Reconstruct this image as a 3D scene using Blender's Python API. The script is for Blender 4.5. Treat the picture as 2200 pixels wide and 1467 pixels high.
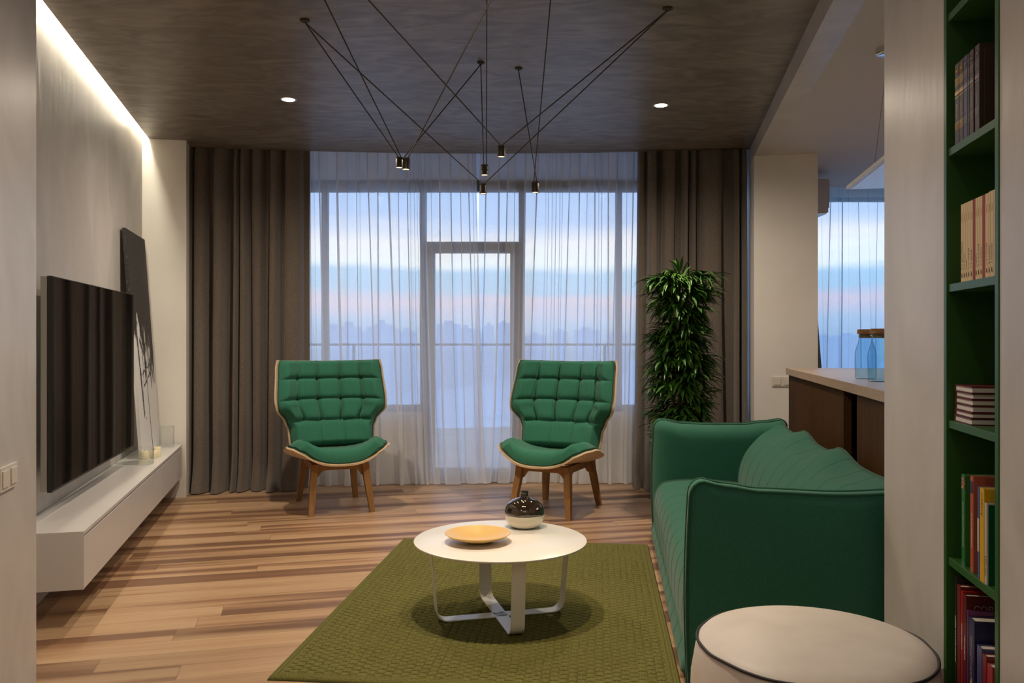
import bpy, bmesh, math, random
from math import sin, cos, pi, radians, sqrt, atan2, exp
from mathutils import Vector, Matrix, noise
for o in list(bpy.data.objects): bpy.data.objects.remove(o)
S = bpy.context.scene
COL = S.collection
F = 1800.0; CX = 1100.0; CY = 727.0; H = 1.3
# ------------------------------------------------------------------ camera
cam = bpy.data.cameras.new('camera'); co = bpy.data.objects.new('camera', cam); COL.objects.link(co)
co.location = (0, 0, H); co.rotation_euler = (pi/2, 0, 0)
cam.sensor_width = 36; cam.lens = F/2200*36; cam.shift_y = -(733.5-CY)/2200; cam.clip_end = 3000
S.camera = co
S.cycles.transparent_max_bounces = 24
S.view_settings.view_transform = 'Standard'; S.view_settings.look = 'None'
S.view_settings.gamma = 1; S.view_settings.use_curve_mapping = False; S.view_settings.exposure = 0.9
# ------------------------------------------------------------------ world: dusk sky with cloud bands
W = bpy.data.worlds.new('world'); S.world = W; W.use_nodes = True
nt = W.node_tree; nt.nodes.clear()
def N(t, ty, **kw):
    n = t.nodes.new(ty)
    for k, v in kw.items(): setattr(n, k, v)
    return n
def ramp(t, stops, interp='LINEAR'):
    r = t.nodes.new('ShaderNodeValToRGB'); r.color_ramp.interpolation = interp
    e = r.color_ramp.elements
    while len(e) > 1: e.remove(e[0])
    for i, (p, c) in enumerate(stops):
        x = e[0] if i == 0 else e.new(p)
        x.position = p; x.color = (c[0], c[1], c[2], 1)
    return r
def lin(r, g, b):
    f = lambda c: ((c/255+.055)/1.055)**2.4 if c > 10 else c/255/12.92
    return (f(r), f(g), f(b))
tc = N(nt, 'ShaderNodeTexCoord'); sep = N(nt, 'ShaderNodeSeparateXYZ'); nt.links.new(tc.outputs['Generated'], sep.inputs[0])
mp = N(nt, 'ShaderNodeMapping'); mp.inputs['Scale'].default_value = (3.0, 3.0, 22); nt.links.new(tc.outputs['Generated'], mp.inputs[0])
nz = N(nt, 'ShaderNodeTexNoise'); nz.inputs['Scale'].default_value = 1.6; nz.inputs['Detail'].default_value = 5; nt.links.new(mp.outputs[0], nz.inputs[0])
m1 = N(nt, 'ShaderNodeMath', operation='MULTIPLY_ADD'); m1.inputs[1].default_value = .035; m1.inputs[2].default_value = -.0175
nt.links.new(nz.outputs['Fac'], m1.inputs[0])
m2 = N(nt, 'ShaderNodeMath', operation='ADD'); nt.links.new(sep.outputs['Z'], m2.inputs[0]); nt.links.new(m1.outputs[0], m2.inputs[1])
m3 = N(nt, 'ShaderNodeMath', operation='MULTIPLY_ADD'); m3.inputs[1].default_value = 2.0; m3.inputs[2].default_value = .1; nt.links.new(m2.outputs[0], m3.inputs[0])
sk = ramp(nt, [(0.0, (.16, .24, .36)), (.095, (.24, .36, .52)), (.14, (.34, .46, .64)), (.19, (.62, .52, .60)), (.215, (.36, .54, .72)), (.255, (.38, .58, .78)),
               (.28, (.86, .92, .92)), (.33, (.92, .90, .90)), (.38, (.50, .64, .92)), (.46, (.44, .64, 1.0)), (1.0, (.26, .42, .78))])
nt.links.new(m3.outputs[0], sk.inputs[0])
bg = N(nt, 'ShaderNodeBackground'); bg.inputs[1].default_value = 1.0; nt.links.new(sk.outputs[0], bg.inputs[0])
wo = N(nt, 'ShaderNodeOutputWorld'); nt.links.new(bg.outputs[0], wo.inputs[0])
bg.inputs[1].default_value = SKY = 1.5
WARM = (1.0, .80, .56)
def lamp(name, kind, loc, power, color=WARM, rot=(0,0,0), **kw):
    l = bpy.data.lights.new(name, kind); l.energy = power; l.color = color
    for k, v in kw.items(): setattr(l, k, v)
    o = bpy.data.objects.new(name, l); COL.objects.link(o); o.location = loc; o.rotation_euler = rot
    return o
# light portal in the window opening (lets daylight be sampled well)
for (px, pw) in ((-.3, 4.6),):
    p = lamp('window_portal', 'AREA', (px, 7.62, 1.45), 1, (1,1,1), rot=(-pi/2, 0, 0), shape='RECTANGLE', size=pw, size_y=2.7)
    p.data.cycles.is_portal = True
p = lamp('window_portal', 'AREA', (4.0, 8.5, 1.4), 1, (1,1,1), rot=(-pi/2, 0, 0), shape='RECTANGLE', size=3.2, size_y=2.5); p.data.cycles.is_portal = True
# unseen fill lights, added for brightness: behind the camera and in the kitchen
lamp('room_fill_light', 'AREA', (-.2, -.9, 2.88), 12, (1,.86,.70), shape='RECTANGLE', size=2.6, size_y=2.6)
lamp('kitchen_fill_light', 'AREA', (4.6, 4.2, 2.74), 18, (1,.86,.72), shape='RECTANGLE', size=1.5, size_y=1.5)
# ------------------------------------------------------------------ helpers
def P(px, py, Y): return Vector(((px-CX)/F*Y, Y, H-(py-CY)/F*Y))
def FL(px, py, z=0):
    Y = (H-z)*F/(py-CY); return Vector(((px-CX)/F*Y, Y, z))
def tag(o, label=None, cat=None, group=None, kind=None):
    if label: o['label'] = label
    if cat: o['category'] = cat
    if group: o['group'] = group
    if kind: o['kind'] = kind
    return o
def obj(name, bm, mat=None, parent=None, smooth=False, angle=None):
    me = bpy.data.meshes.new(name)
    if isinstance(bm, bmesh.types.BMesh):
        bmesh.ops.recalc_face_normals(bm, faces=bm.faces); bm.to_mesh(me); bm.free()
    else: me.from_pydata(bm[0], [], bm[1])
    if mat: me.materials.append(mat)
    if smooth or angle:
        me.polygons.foreach_set('use_smooth', [True]*len(me.polygons))
        if angle: me.set_sharp_from_angle(angle=radians(angle))
    o = bpy.data.objects.new(name, me); COL.objects.link(o)
    if parent: o.parent = parent
    return o
def thing(name, label, cat, loc=(0,0,0), rz=0, group=None):
    o = bpy.data.objects.new(name, None); COL.objects.link(o); o.location = loc; o.rotation_euler = (0,0,rz)
    o.empty_display_size = .1
    return tag(o, label, cat, group)
def struct(name, bm, mat, parent=None, **kw):
    o = obj(name, bm, mat, parent, **kw)
    if not parent: o['kind'] = 'structure'
    return o
def copy_tree(o, parent=None):
    c = o.copy(); COL.objects.link(c)
    if parent: c.parent = parent
    for ch in list(o.children): copy_tree(ch, c)
    return c
def BM(): return bmesh.new()
def box(bm, lo, hi, M=None, bev=0):
    x0,y0,z0 = lo; x1,y1,z1 = hi
    vs = [bm.verts.new((x,y,z)) for z in (z0,z1) for (x,y) in ((x0,y0),(x1,y0),(x1,y1),(x0,y1))]
    fs = [bm.faces.new([vs[i] for i in f]) for f in ((3,2,1,0),(4,5,6,7),(0,1,5,4),(1,2,6,5),(2,3,7,6),(3,0,4,7))]
    if bev:
        es = list({e for f in fs for e in f.edges})
        r = bmesh.ops.bevel(bm, geom=es, offset=bev, segments=2, profile=.5, affect='EDGES')
        vs = list({v for v in r['verts']} | {v for v in vs if v.is_valid})
    if M is not None: bmesh.ops.transform(bm, matrix=M, verts=[v for v in vs if v.is_valid])
    return vs
def prism(bm, pts, z0, z1):
    a = [bm.verts.new((p[0],p[1],z0)) for p in pts]; b = [bm.verts.new((p[0],p[1],z1)) for p in pts]
    bm.faces.new(a[::-1]); bm.faces.new(b); n = len(pts)
    for i in range(n): bm.faces.new([a[i],a[(i+1)%n],b[(i+1)%n],b[i]])
def lathe(bm, prof, seg=32, c=(0,0,0), M=None):
    rings = []
    for r, z in prof:
        if r < 1e-6: rings.append([bm.verts.new((c[0],c[1],c[2]+z))])
        else: rings.append([bm.verts.new((c[0]+r*cos(2*pi*i/seg), c[1]+r*sin(2*pi*i/seg), c[2]+z)) for i in range(seg)])
    for a, b in zip(rings, rings[1:]):
        for i in range(seg):
            j = (i+1)%seg
            if len(a)==1 and len(b)==1: continue
            if len(a)==1: bm.faces.new([a[0],b[i],b[j]])
            elif len(b)==1: bm.faces.new([a[i],a[j],b[0]])
            else: bm.faces.new([a[i],a[j],b[j],b[i]])
    if M is not None: bmesh.ops.transform(bm, matrix=M, verts=[v for r in rings for v in r])
def tube(bm, pts, r, seg=8, cap=True, closed=False):
    pts = [Vector(p) for p in pts]; n = len(pts); rings = []; up = None
    for i, p in enumerate(pts):
        if closed: d = (pts[(i+1)%n]-pts[i-1]).normalized()
        else: d = (pts[min(i+1,n-1)]-pts[max(i-1,0)]).normalized()
        if up is None: up = Vector((0,0,1)) if abs(d.z) < .9 else Vector((1,0,0))
        s = d.cross(up).normalized(); up = s.cross(d).normalized()
        rr = r[i] if isinstance(r, (list,tuple)) else r
        rings.append([bm.verts.new(p+(s*cos(2*pi*k/seg)+up*sin(2*pi*k/seg))*rr) for k in range(seg)])
    m = n if closed else n-1
    for i in range(m):
        a, b = rings[i], rings[(i+1)%n]
        for k in range(seg): bm.faces.new([a[k],a[(k+1)%seg],b[(k+1)%seg],b[k]])
    if cap and not closed: bm.faces.new(rings[0][::-1]); bm.faces.new(rings[-1])
def grid_slab(bm, fn_front, fn_back, nu, nv):
    """closed body between two (u,v) sheets, u,v in 0..1"""
    A = [[bm.verts.new(fn_front(i/nu, j/nv)) for i in range(nu+1)] for j in range(nv+1)]
    B = [[bm.verts.new(fn_back(i/nu, j/nv)) for i in range(nu+1)] for j in range(nv+1)]
    for j in range(nv):
        for i in range(nu):
            bm.faces.new([A[j][i],A[j][i+1],A[j+1][i+1],A[j+1][i]])
            bm.faces.new([B[j][i],B[j+1][i],B[j+1][i+1],B[j][i+1]])
    for i in range(nu):
        bm.faces.new([A[0][i+1],A[0][i],B[0][i],B[0][i+1]]); bm.faces.new([A[nv][i],A[nv][i+1],B[nv][i+1],B[nv][i]])
    for j in range(nv):
        bm.faces.new([A[j][0],A[j+1][0],B[j+1][0],B[j][0]]); bm.faces.new([A[j+1][nu],A[j][nu],B[j][nu],B[j+1][nu]])
def frame(O, d):
    """matrix: local x along d (horizontal), y = left-hand normal, z up"""
    d = Vector((d[0],d[1],0)).normalized(); n = Vector((-d.y, d.x, 0))
    M = Matrix((( d.x, n.x, 0, O[0]), (d.y, n.y, 0, O[1]), (0,0,1,O[2] if len(O)>2 else 0), (0,0,0,1)))
    return M
def interp(pts, x):
    if x <= pts[0][0]: return pts[0][1]
    for (a,b),(c,d) in zip(pts, pts[1:]):
        if x <= c:
            t = (x-a)/(c-a); t = t*t*(3-2*t); return b+(d-b)*t
    return pts[-1][1]
def lerp(a,b,t): return a+(b-a)*t
# ------------------------------------------------------------------ materials
def mat(name, color, rough=.5, metal=0, spec=.5, **kw):
    m = bpy.data.materials.new(name); m.use_nodes = True; t = m.node_tree
    b = t.nodes['Principled BSDF']; b.inputs['Base Color'].default_value = (*color, 1)
    b.inputs['Roughness'].default_value = rough; b.inputs['Metallic'].default_value = metal
    b.inputs['Specular IOR Level'].default_value = spec
    for k, v in kw.items(): b.inputs[k].default_value = v
    return m
def coords(t, scale=(1,1,1), kind='Object'):
    c = N(t, 'ShaderNodeTexCoord'); m = N(t, 'ShaderNodeMapping'); m.inputs['Scale'].default_value = scale
    t.links.new(c.outputs[kind], m.inputs[0]); return m.outputs[0]
def noise_mat(name, c1, c2, scale=(4,4,4), detail=5, rough=.6, bump=.0, bscale=None, lo=.35, hi=.65, dist=.001, spec=.5, distort=0, metal=0):
    m = mat(name, c1, rough, metal, spec); t = m.node_tree; b = t.nodes['Principled BSDF']
    n = N(t, 'ShaderNodeTexNoise'); n.inputs['Scale'].default_value = 1; n.inputs['Detail'].default_value = detail
    n.inputs['Distortion'].default_value = distort
    t.links.new(coords(t, scale), n.inputs[0]); r = ramp(t, [(lo, c1), (hi, c2)]); t.links.new(n.outputs['Fac'], r.inputs[0])
    t.links.new(r.outputs[0], b.inputs['Base Color'])
    if bump:
        n2 = N(t, 'ShaderNodeTexNoise'); n2.inputs['Scale'].default_value = 1; n2.inputs['Detail'].default_value = 4
        t.links.new(coords(t, bscale or scale), n2.inputs[0])
        bp = N(t, 'ShaderNodeBump'); bp.inputs['Strength'].default_value = bump; bp.inputs['Distance'].default_value = dist
        t.links.new(n2.outputs['Fac'], bp.inputs['Height']); t.links.new(bp.outputs[0], b.inputs['Normal'])
    return m
M = {}
def plaster(name, c1, c2, rough=.36):
    return noise_mat(name, c1, c2, (2.6, 2.6, 1.6), 9, rough, .5, (14, 14, 4.5), dist=.004, spec=.5, distort=1.2)
M['plaster'] = plaster('pearl_plaster', (.48,.445,.415), (.565,.532,.50))
M['white_wall'] = noise_mat('white_paint', (.72,.69,.64), (.76,.73,.68), (3,3,3), 3, .7)
M['concrete'] = noise_mat('brown_stucco', (.150,.122,.094), (.31,.265,.22), (3.2, 7.5, 1), 11, .40, .5, (9,22,8), lo=.38, hi=.78, dist=.004, distort=1.6, spec=.6)
M['white_ceiling'] = mat('white_ceiling_paint', (.60,.57,.55), .8)
M['white_lacquer'] = mat('white_lacquer', (.78,.76,.73), .28)
M['bench'] = mat('satin_white_cabinet', (.60,.575,.555), .3)
def cloth(name, c1, c2, thread=700, rough=.9, bump=.25, sheen=.3):
    m = mat(name, c1, rough, 0, .2); t = m.node_tree; b = t.nodes['Principled BSDF']
    b.inputs['Sheen Weight'].default_value = sheen; b.inputs['Sheen Roughness'].default_value = .5
    w = N(t, 'ShaderNodeTexNoise'); w.inputs['Scale'].default_value = thread*.35; w.inputs['Detail'].default_value = 3
    t.links.new(coords(t, (1,1,.25)), w.inputs[0])
    r = ramp(t, [(.3, c1), (.7, c2)]); t.links.new(w.outputs['Fac'], r.inputs[0]); t.links.new(r.outputs[0], b.inputs['Base Color'])
    bp = N(t, 'ShaderNodeBump'); bp.inputs['Strength'].default_value = bump; bp.inputs['Distance'].default_value = .0006
    t.links.new(w.outputs['Fac'], bp.inputs['Height']); t.links.new(bp.outputs[0], b.inputs['Normal'])
    return m
M['drape'] = cloth('brown_grey_linen', (.118,.096,.080), (.165,.138,.116), 500)
M['green'] = cloth('green_wool', (.026,.142,.088), (.034,.176,.112), 900, sheen=.15)
M['sofa'] = cloth('green_sofa_wool', (.021,.112,.070), (.028,.138,.090), 900, sheen=.15)
M['green_pipe'] = cloth('green_piping', (.010,.070,.042), (.014,.088,.052), 900, sheen=.2)
M['white_vinyl'] = noise_mat('cream_leather', (.62,.56,.51), (.68,.62,.57), (8,8,8), 4, .5, .12, (160,160,160))
M['black'] = mat('black_satin', (.012,.011,.010), .4)
M['blackcord'] = mat('black_cord', (.012,.012,.014), .6)
M['bronze'] = mat('brown_cable', (.055,.043,.032), .55)
M['lampmetal'] = mat('dark_bronze_metal', (.050,.041,.032), .45, .4)
M['screen'] = mat('tv_screen', (.004,.0035,.0035), .035, 0, .9)
M['chrome'] = mat('brushed_steel', (.42,.42,.40), .28, 1)
M['green_paint'] = mat('green_lacquer', (.026,.095,.016), .38)
M['canopy_chrome'] = mat('polished_chrome', (.7,.7,.7), .1, 1)
M['plastic'] = mat('cream_plastic', (.66,.61,.54), .3)
M['frame_grey'] = mat('grey_window_frame', (.10,.105,.12), .5)
M['candle'] = mat('cream_wax', (.80,.72,.50), .5, **{'Subsurface Weight': .2})
M['cork'] = noise_mat('cork', (.20,.10,.045), (.32,.17,.08), (60,60,60), 4, .8, .3, (120,120,120))
def wood(name, c1, c2, c3, scale=(2,2,18), rough=.4, spec=.4):
    m = mat(name, c1, rough, 0, spec); t = m.node_tree; b = t.nodes['Principled BSDF']
    n = N(t, 'ShaderNodeTexNoise'); n.inputs['Scale'].default_value = 1; n.inputs['Detail'].default_value = 6; n.inputs['Distortion'].default_value = .5
    t.links.new(coords(t, scale), n.inputs[0]); r = ramp(t, [(.3, c1), (.5, c2), (.72, c3)]); t.links.new(n.outputs['Fac'], r.inputs[0])
    t.links.new(r.outputs[0], b.inputs['Base Color']); return m
M['oak'] = wood('oiled_oak', (.25,.125,.040), (.30,.155,.055), (.34,.185,.07), (60,60,5))
M['birch'] = wood('plywood_birch', (.62,.46,.29), (.70,.54,.36), (.74,.58,.40), (12,12,90), .45)
M['walnut'] = wood('dark_stained_oak', (.040,.017,.004), (.060,.026,.006), (.075,.034,.009), (50,50,3), .6, .12)
M['countertop'] = wood('pale_oak_counter', (.34,.24,.17), (.40,.30,.22), (.46,.35,.26), (40,4,40), .35)
M['bamboo'] = None
def ring_wood(name):
    m = mat(name, (.7,.4,.1), .28); t = m.node_tree; b = t.nodes['Principled BSDF']
    c = N(t, 'ShaderNodeTexCoord'); w = N(t, 'ShaderNodeTexWave', wave_type='RINGS', rings_direction='Z'); w.inputs['Scale'].default_value = 38; w.inputs['Distortion'].default_value = 3.0; w.inputs['Detail'].default_value = 3; w.inputs['Detail Scale'].default_value = .4
    t.links.new(c.outputs['Object'], w.inputs[0]); r = ramp(t, [(0, (.64,.40,.13)), (1, (.74,.50,.19))]); t.links.new(w.outputs['Fac'], r.inputs[0]); t.links.new(r.outputs[0], b.inputs['Base Color'])
    return m
M['bamboo'] = ring_wood('coiled_bamboo')
def glassm(name, color=(1,1,1), rough=0, ior=1.45):
    m = bpy.data.materials.new(name); m.use_nodes = True; t = m.node_tree; t.nodes.clear()
    o = N(t, 'ShaderNodeOutputMaterial'); tr = N(t, 'ShaderNodeBsdfTransparent'); tr.inputs[0].default_value = (*color,1)
    g = N(t, 'ShaderNodeBsdfGlossy'); g.inputs['Roughness'].default_value = rough; fr = N(t, 'ShaderNodeLayerWeight'); fr.inputs[0].default_value = .5
    pw = N(t, 'ShaderNodeMath', operation='POWER'); pw.inputs[1].default_value = 3.5; t.links.new(fr.outputs['Facing'], pw.inputs[0])
    ma = N(t, 'ShaderNodeMath', operation='MULTIPLY_ADD'); ma.inputs[1].default_value = (ior-1)*1.0; ma.inputs[2].default_value = .05; t.links.new(pw.outputs[0], ma.inputs[0])
    mx = N(t, 'ShaderNodeMixShader'); t.links.new(ma.outputs[0], mx.inputs[0]); t.links.new(tr.outputs[0], mx.inputs[1]); t.links.new(g.outputs[0], mx.inputs[2])
    t.links.new(mx.outputs[0], o.inputs[0]); return m
M['pane'] = glassm('window_glass', (.95,.97,.98), 0, 1.25)
M['glass'] = glassm('clear_glass', (.965,.985,.98), .02, 1.95)
M['jar'] = glassm('pale_blue_glass', (.70,.88,.94), .03, 1.9)
def sheer(name, op, col=(.80,.82,.86)):
    m = bpy.data.materials.new(name); m.use_nodes = True; t = m.node_tree; t.nodes.clear()
    o = N(t, 'ShaderNodeOutputMaterial'); tr = N(t, 'ShaderNodeBsdfTransparent'); tr.inputs[0].default_value = (1,1,1,1)
    d = N(t, 'ShaderNodeBsdfDiffuse'); d.inputs[0].default_value = (*col,1); tl = N(t, 'ShaderNodeBsdfTranslucent'); tl.inputs[0].default_value = (*col,1)
    a = N(t, 'ShaderNodeMixShader'); a.inputs[0].default_value = .38; t.links.new(d.outputs[0], a.inputs[1]); t.links.new(tl.outputs[0], a.inputs[2])
    lw = N(t, 'ShaderNodeLayerWeight'); lw.inputs[0].default_value = .5
    r = ramp(t, [(0, (op,)*3), (.5, (op+.05,)*3), (.85, (min(1,op+.13),)*3), (1, (.90,)*3)]); t.links.new(lw.outputs['Facing'], r.inputs[0])
    # fine weave threads
    n = N(t, 'ShaderNodeTexNoise'); n.inputs['Scale'].default_value = 1; n.inputs['Detail'].default_value = 2; t.links.new(coords(t, (60,60,420)), n.inputs[0])
    ma = N(t, 'ShaderNodeMath', operation='MULTIPLY_ADD'); ma.inputs[1].default_value = .22; ma.inputs[2].default_value = -.11; t.links.new(n.outputs['Fac'], ma.inputs[0])
    ad = N(t, 'ShaderNodeMath', operation='ADD', use_clamp=True); t.links.new(r.outputs[0], ad.inputs[0]); t.links.new(ma.outputs[0], ad.inputs[1])
    mx = N(t, 'ShaderNodeMixShader'); t.links.new(ad.outputs[0], mx.inputs[0]); t.links.new(tr.outputs[0], mx.inputs[1]); t.links.new(a.outputs[0], mx.inputs[2])
    t.links.new(mx.outputs[0], o.inputs[0]); return m
M['sheer'] = sheer('white_voile', .68, (.88,.89,.92))
M['sheer_kitchen'] = sheer('pale_voile', .64, (.62,.82,.95))
def emis(name, color, s):
    m = mat(name, (.8,.8,.8)); b = m.node_tree.nodes['Principled BSDF']; b.inputs['Emission Color'].default_value = (*color,1); b.inputs['Emission Strength'].default_value = s; return m
M['led'] = emis('led_strip', (1,.90,.70), 60)
M['lens'] = emis('downlight_lens', (1,.93,.80), 14)
M['warm_lens'] = emis('pendant_lens', (1,.72,.36), 1.6)
def floor_mat():
    m = mat('hickory_planks', (.5,.3,.2), .36); t = m.node_tree; b = t.nodes['Principled BSDF']; L = t.links
    c = N(t, 'ShaderNodeTexCoord'); s = N(t, 'ShaderNodeSeparateXYZ'); L.new(c.outputs['Object'], s.inputs[0])
    def mth(op, a, bb=None, c2=None):
        n = N(t, 'ShaderNodeMath', operation=op)
        for i, v in enumerate((a, bb, c2)):
            if v is None: continue
            if isinstance(v, (int,float)): n.inputs[i].default_value = v
            else: L.new(v, n.inputs[i])
        return n.outputs[0]
    BW, BL = .148, 1.9
    ry = mth('DIVIDE', s.outputs['Y'], BW); row = mth('FLOOR', ry); fy = mth('FRACT', ry)
    wn = N(t, 'ShaderNodeTexWhiteNoise', noise_dimensions='1D'); L.new(row, wn.inputs['W'])
    xx = mth('ADD', mth('DIVIDE', s.outputs['X'], BL), wn.outputs['Value']); col = mth('FLOOR', xx); fx = mth('FRACT', xx)
    cb = N(t, 'ShaderNodeCombineXYZ'); L.new(row, cb.inputs[0]); L.new(col, cb.inputs[1])
    w2 = N(t, 'ShaderNodeTexWhiteNoise', noise_dimensions='2D'); L.new(cb.outputs[0], w2.inputs['Vector'])
    idv = w2.outputs['Value']
    g = N(t, 'ShaderNodeCombineXYZ'); L.new(mth('MULTIPLY', s.outputs['X'], .33), g.inputs[0]); L.new(mth('MULTIPLY', s.outputs['Y'], 6.5), g.inputs[1]); L.new(mth('MULTIPLY', idv, 37), g.inputs[2])
    n1 = N(t, 'ShaderNodeTexNoise'); n1.inputs['Scale'].default_value = 1; n1.inputs['Detail'].default_value = 2; n1.inputs['Distortion'].default_value = .3; L.new(g.outputs[0], n1.inputs[0])
    r1 = ramp(t, [(.40, lin(182,152,120)), (.51, lin(173,141,108)), (.56, lin(152,118,89)), (.60, lin(127,94,71)), (.75, lin(114,84,64))]); L.new(n1.outputs['Fac'], r1.inputs[0])
    g2 = N(t, 'ShaderNodeCombineXYZ'); L.new(mth('MULTIPLY', s.outputs['X'], 2.2), g2.inputs[0]); L.new(mth('MULTIPLY', s.outputs['Y'], 110), g2.inputs[1]); L.new(mth('MULTIPLY', idv, 11), g2.inputs[2])
    n2 = N(t, 'ShaderNodeTexNoise'); n2.inputs['Scale'].default_value = 1; n2.inputs['Detail'].default_value = 4; L.new(g2.outputs[0], n2.inputs[0])
    r2 = ramp(t, [(.3, (.80,.78,.76)), (.6, (1.05,1.05,1.05))]); L.new(n2.outputs['Fac'], r2.inputs[0])
    mx = N(t, 'ShaderNodeMix', data_type='RGBA', blend_type='MULTIPLY'); mx.inputs[0].default_value = 1; L.new(r1.outputs[0], mx.inputs[6]); L.new(r2.outputs[0], mx.inputs[7])
    r3 = ramp(t, [(0, (.84,.82,.80)), (1, (1.12,1.10,1.08))]); L.new(idv, r3.inputs[0])
    mx2 = N(t, 'ShaderNodeMix', data_type='RGBA', blend_type='MULTIPLY'); mx2.inputs[0].default_value = 1; L.new(mx.outputs[2], mx2.inputs[6]); L.new(r3.outputs[0], mx2.inputs[7])
    e1 = mth('LESS_THAN', mth('MINIMUM', fy, mth('SUBTRACT', 1, fy)), .009); e2 = mth('LESS_THAN', mth('MINIMUM', fx, mth('SUBTRACT', 1, fx)), .0009)
    ed = mth('MAXIMUM', e1, e2)
    mx3 = N(t, 'ShaderNodeMix', data_type='RGBA', blend_type='MIX'); L.new(mth('MULTIPLY', ed, .55), mx3.inputs[0]); L.new(mx2.outputs[2], mx3.inputs[6]); mx3.inputs[7].default_value = (.10,.055,.03,1)
    L.new(mx3.outputs[2], b.inputs['Base Color'])
    rr = ramp(t, [(0, (.30,)*3), (1, (.46,)*3)]); L.new(n2.outputs['Fac'], rr.inputs[0]); L.new(rr.outputs[0], b.inputs['Roughness'])
    return m
M['floor'] = floor_mat()
M['rug'] = noise_mat('olive_woven_wool', (.085,.084,.026), (.175,.165,.050), (230,230,230), 3, .95, .5, (700,700,700), dist=.001, spec=.1)
M['leaf'] = noise_mat('ficus_leaf', (.018,.075,.010), (.060,.16,.018), (6,6,6), 3, .38, spec=.4)
M['bark'] = mat('plant_stem', (.10,.06,.03), .8)
M['pot'] = mat('grey_pot', (.12,.12,.12), .5)
M['soil'] = mat('soil', (.03,.02,.012), 1)
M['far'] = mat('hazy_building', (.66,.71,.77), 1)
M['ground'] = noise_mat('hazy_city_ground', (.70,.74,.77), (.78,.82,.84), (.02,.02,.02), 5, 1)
M['rail'] = mat('pale_rail_metal', (.35,.38,.42), .4)
M['slab'] = mat('balcony_slab', (.16,.17,.18), .8)
# ------------------------------------------------------------------ room shell
# left wall line  X = a - .25 Y ; right wall line X = a + .178 Y
LX = lambda Y, a=-1.2985: a-.25*Y
RX = lambda Y, a=.7586: a+.178*Y
ARC = lambda X, off=0: 7.345-.041*(X+.2)**2+off
DL = Vector((-.25,1,0)).normalized(); NL = Vector((DL.y,-DL.x,0))     # along left wall, into the room
DR = Vector((.178,1,0)).normalized(); NR = Vector((DR.y,-DR.x,0))     # along right wall, away from the room (to +X)
CZ = 2.92; KZ = 2.79; TOP = 3.2
b = BM(); box(b, (-9,-5,-.12), (9,12,0)); fl = struct('floor', b, M['floor'])
# rotate the floor texture with the boards: boards run along (1,.25)
fl.rotation_euler = (0,0,atan2(.25,1)); fl.location = (0, .0, 0)
fl.data.transform(Matrix.Rotation(0,4,'Z'))
b = BM(); box(b, (-6,-4,TOP), (8,9.2,TOP+.2)); struct('ceiling_slab', b, M['white_ceiling']).name = 'ceiling'
# stucco ceiling panel, held off the left wall by the light slot, ending in an arc before the curtains
sl = .052
pts = [(LX(-3)+sl,-3), (RX(-3),-3), (RX(7.165),7.165)]
for i in range(33):
    X = 2.03-(2.03+2.71)*i/32; pts.append((X, ARC(X)))
pts += [(-2.71,7.02), (LX(7.0)+sl, 7.0)]
b = BM(); prism(b, pts, CZ, CZ+.1); struct('ceiling', b, M['concrete'])
# left wall, recessed niche, column, near return
b = BM(); pts = [LX(-3), ]
prism(b, [(LX(2.6),2.6), (LX(8.2),8.2), (LX(8.2)-.4,8.2), (LX(2.6)-.4,2.6)], -.1, TOP)
struct('wall_left', b, M['plaster'])
b = BM(); ye = 3.107; a2 = -.9876
e = Vector((LX(ye,a2), ye, 0)); e2 = e-NL*.7; f0 = Vector((LX(-3,a2),-3,0)); f2 = f0-NL*.7
prism(b, [e,e2,f2,f0], -.1, TOP); struct('wall_left', b, M['plaster'])
b = BM(); c1 = Vector((-2.667,6.86,0)); c0 = c1-NL*.6; bk = Vector((-2.667+(-.25)*.23+.01,7.09,0))
bk = c1+DL*.22; prism(b, [c1, c0, c0+DL*1.2, c1+DL*1.2-NL*.06, bk], -.1, TOP)
struct('wall_left', b, M['white_wall'])
# right side: header beam, column, pier with bookcase, kitchen
rp = lambda Y, d=0: Vector((RX(Y),Y,0))+NR*d
b = BM(); prism(b, [rp(2.8), rp(8.6), rp(8.6,.14), rp(2.8,.14)], KZ, TOP); struct('trim_1', b, M['plaster'])
b = BM(); k0 = rp(6.84); prism(b, [k0, k0+NR*.497, k0+NR*.497+DR*1.9, k0+DR*1.9], -.1, KZ); struct('wall_right', b, M['white_wall'])
b = BM(); prism(b, [rp(2.8,.14), rp(8.9,.14), (7.5,8.9), (7.5,1.6), rp(2.8,1.5)], KZ, TOP); struct('ceiling', b, M['white_ceiling'])
# pier + wall around bookcase: opening between y1 and y0 along the wall
ya, yb = 1.877, 2.240; SD = .30
def wallseg(y0, y1, z0=-.1, z1=TOP, d=.36, m='plaster', nm='wall_right'):
    b = BM(); prism(b, [rp(y0), rp(y1), rp(y1,d), rp(y0,d)], z0, z1); return struct(nm, b, M[m])
wallseg(yb, 2.847); wallseg(-3, ya)
b = BM(); prism(b, [rp(ya,SD+.03), rp(yb,SD+.03), rp(yb,.36), rp(ya,.36)], -.1, TOP); struct('wall_right', b, M['plaster'])
b = BM(); prism(b, [rp(2.5,.36), (7.5,2.0), (7.5,2.2), rp(2.7,.36)], -.1, TOP); struct('wall_front', b, M['white_wall'])
b = BM(); box(b, (7.5,2,-.1), (7.7,9,TOP)); struct('wall_right', b, M['white_wall'])
b = BM(); box(b, (-3,-3.1,-.1), (2,-3,TOP)); struct('wall_back', b, M['plaster'])
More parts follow.
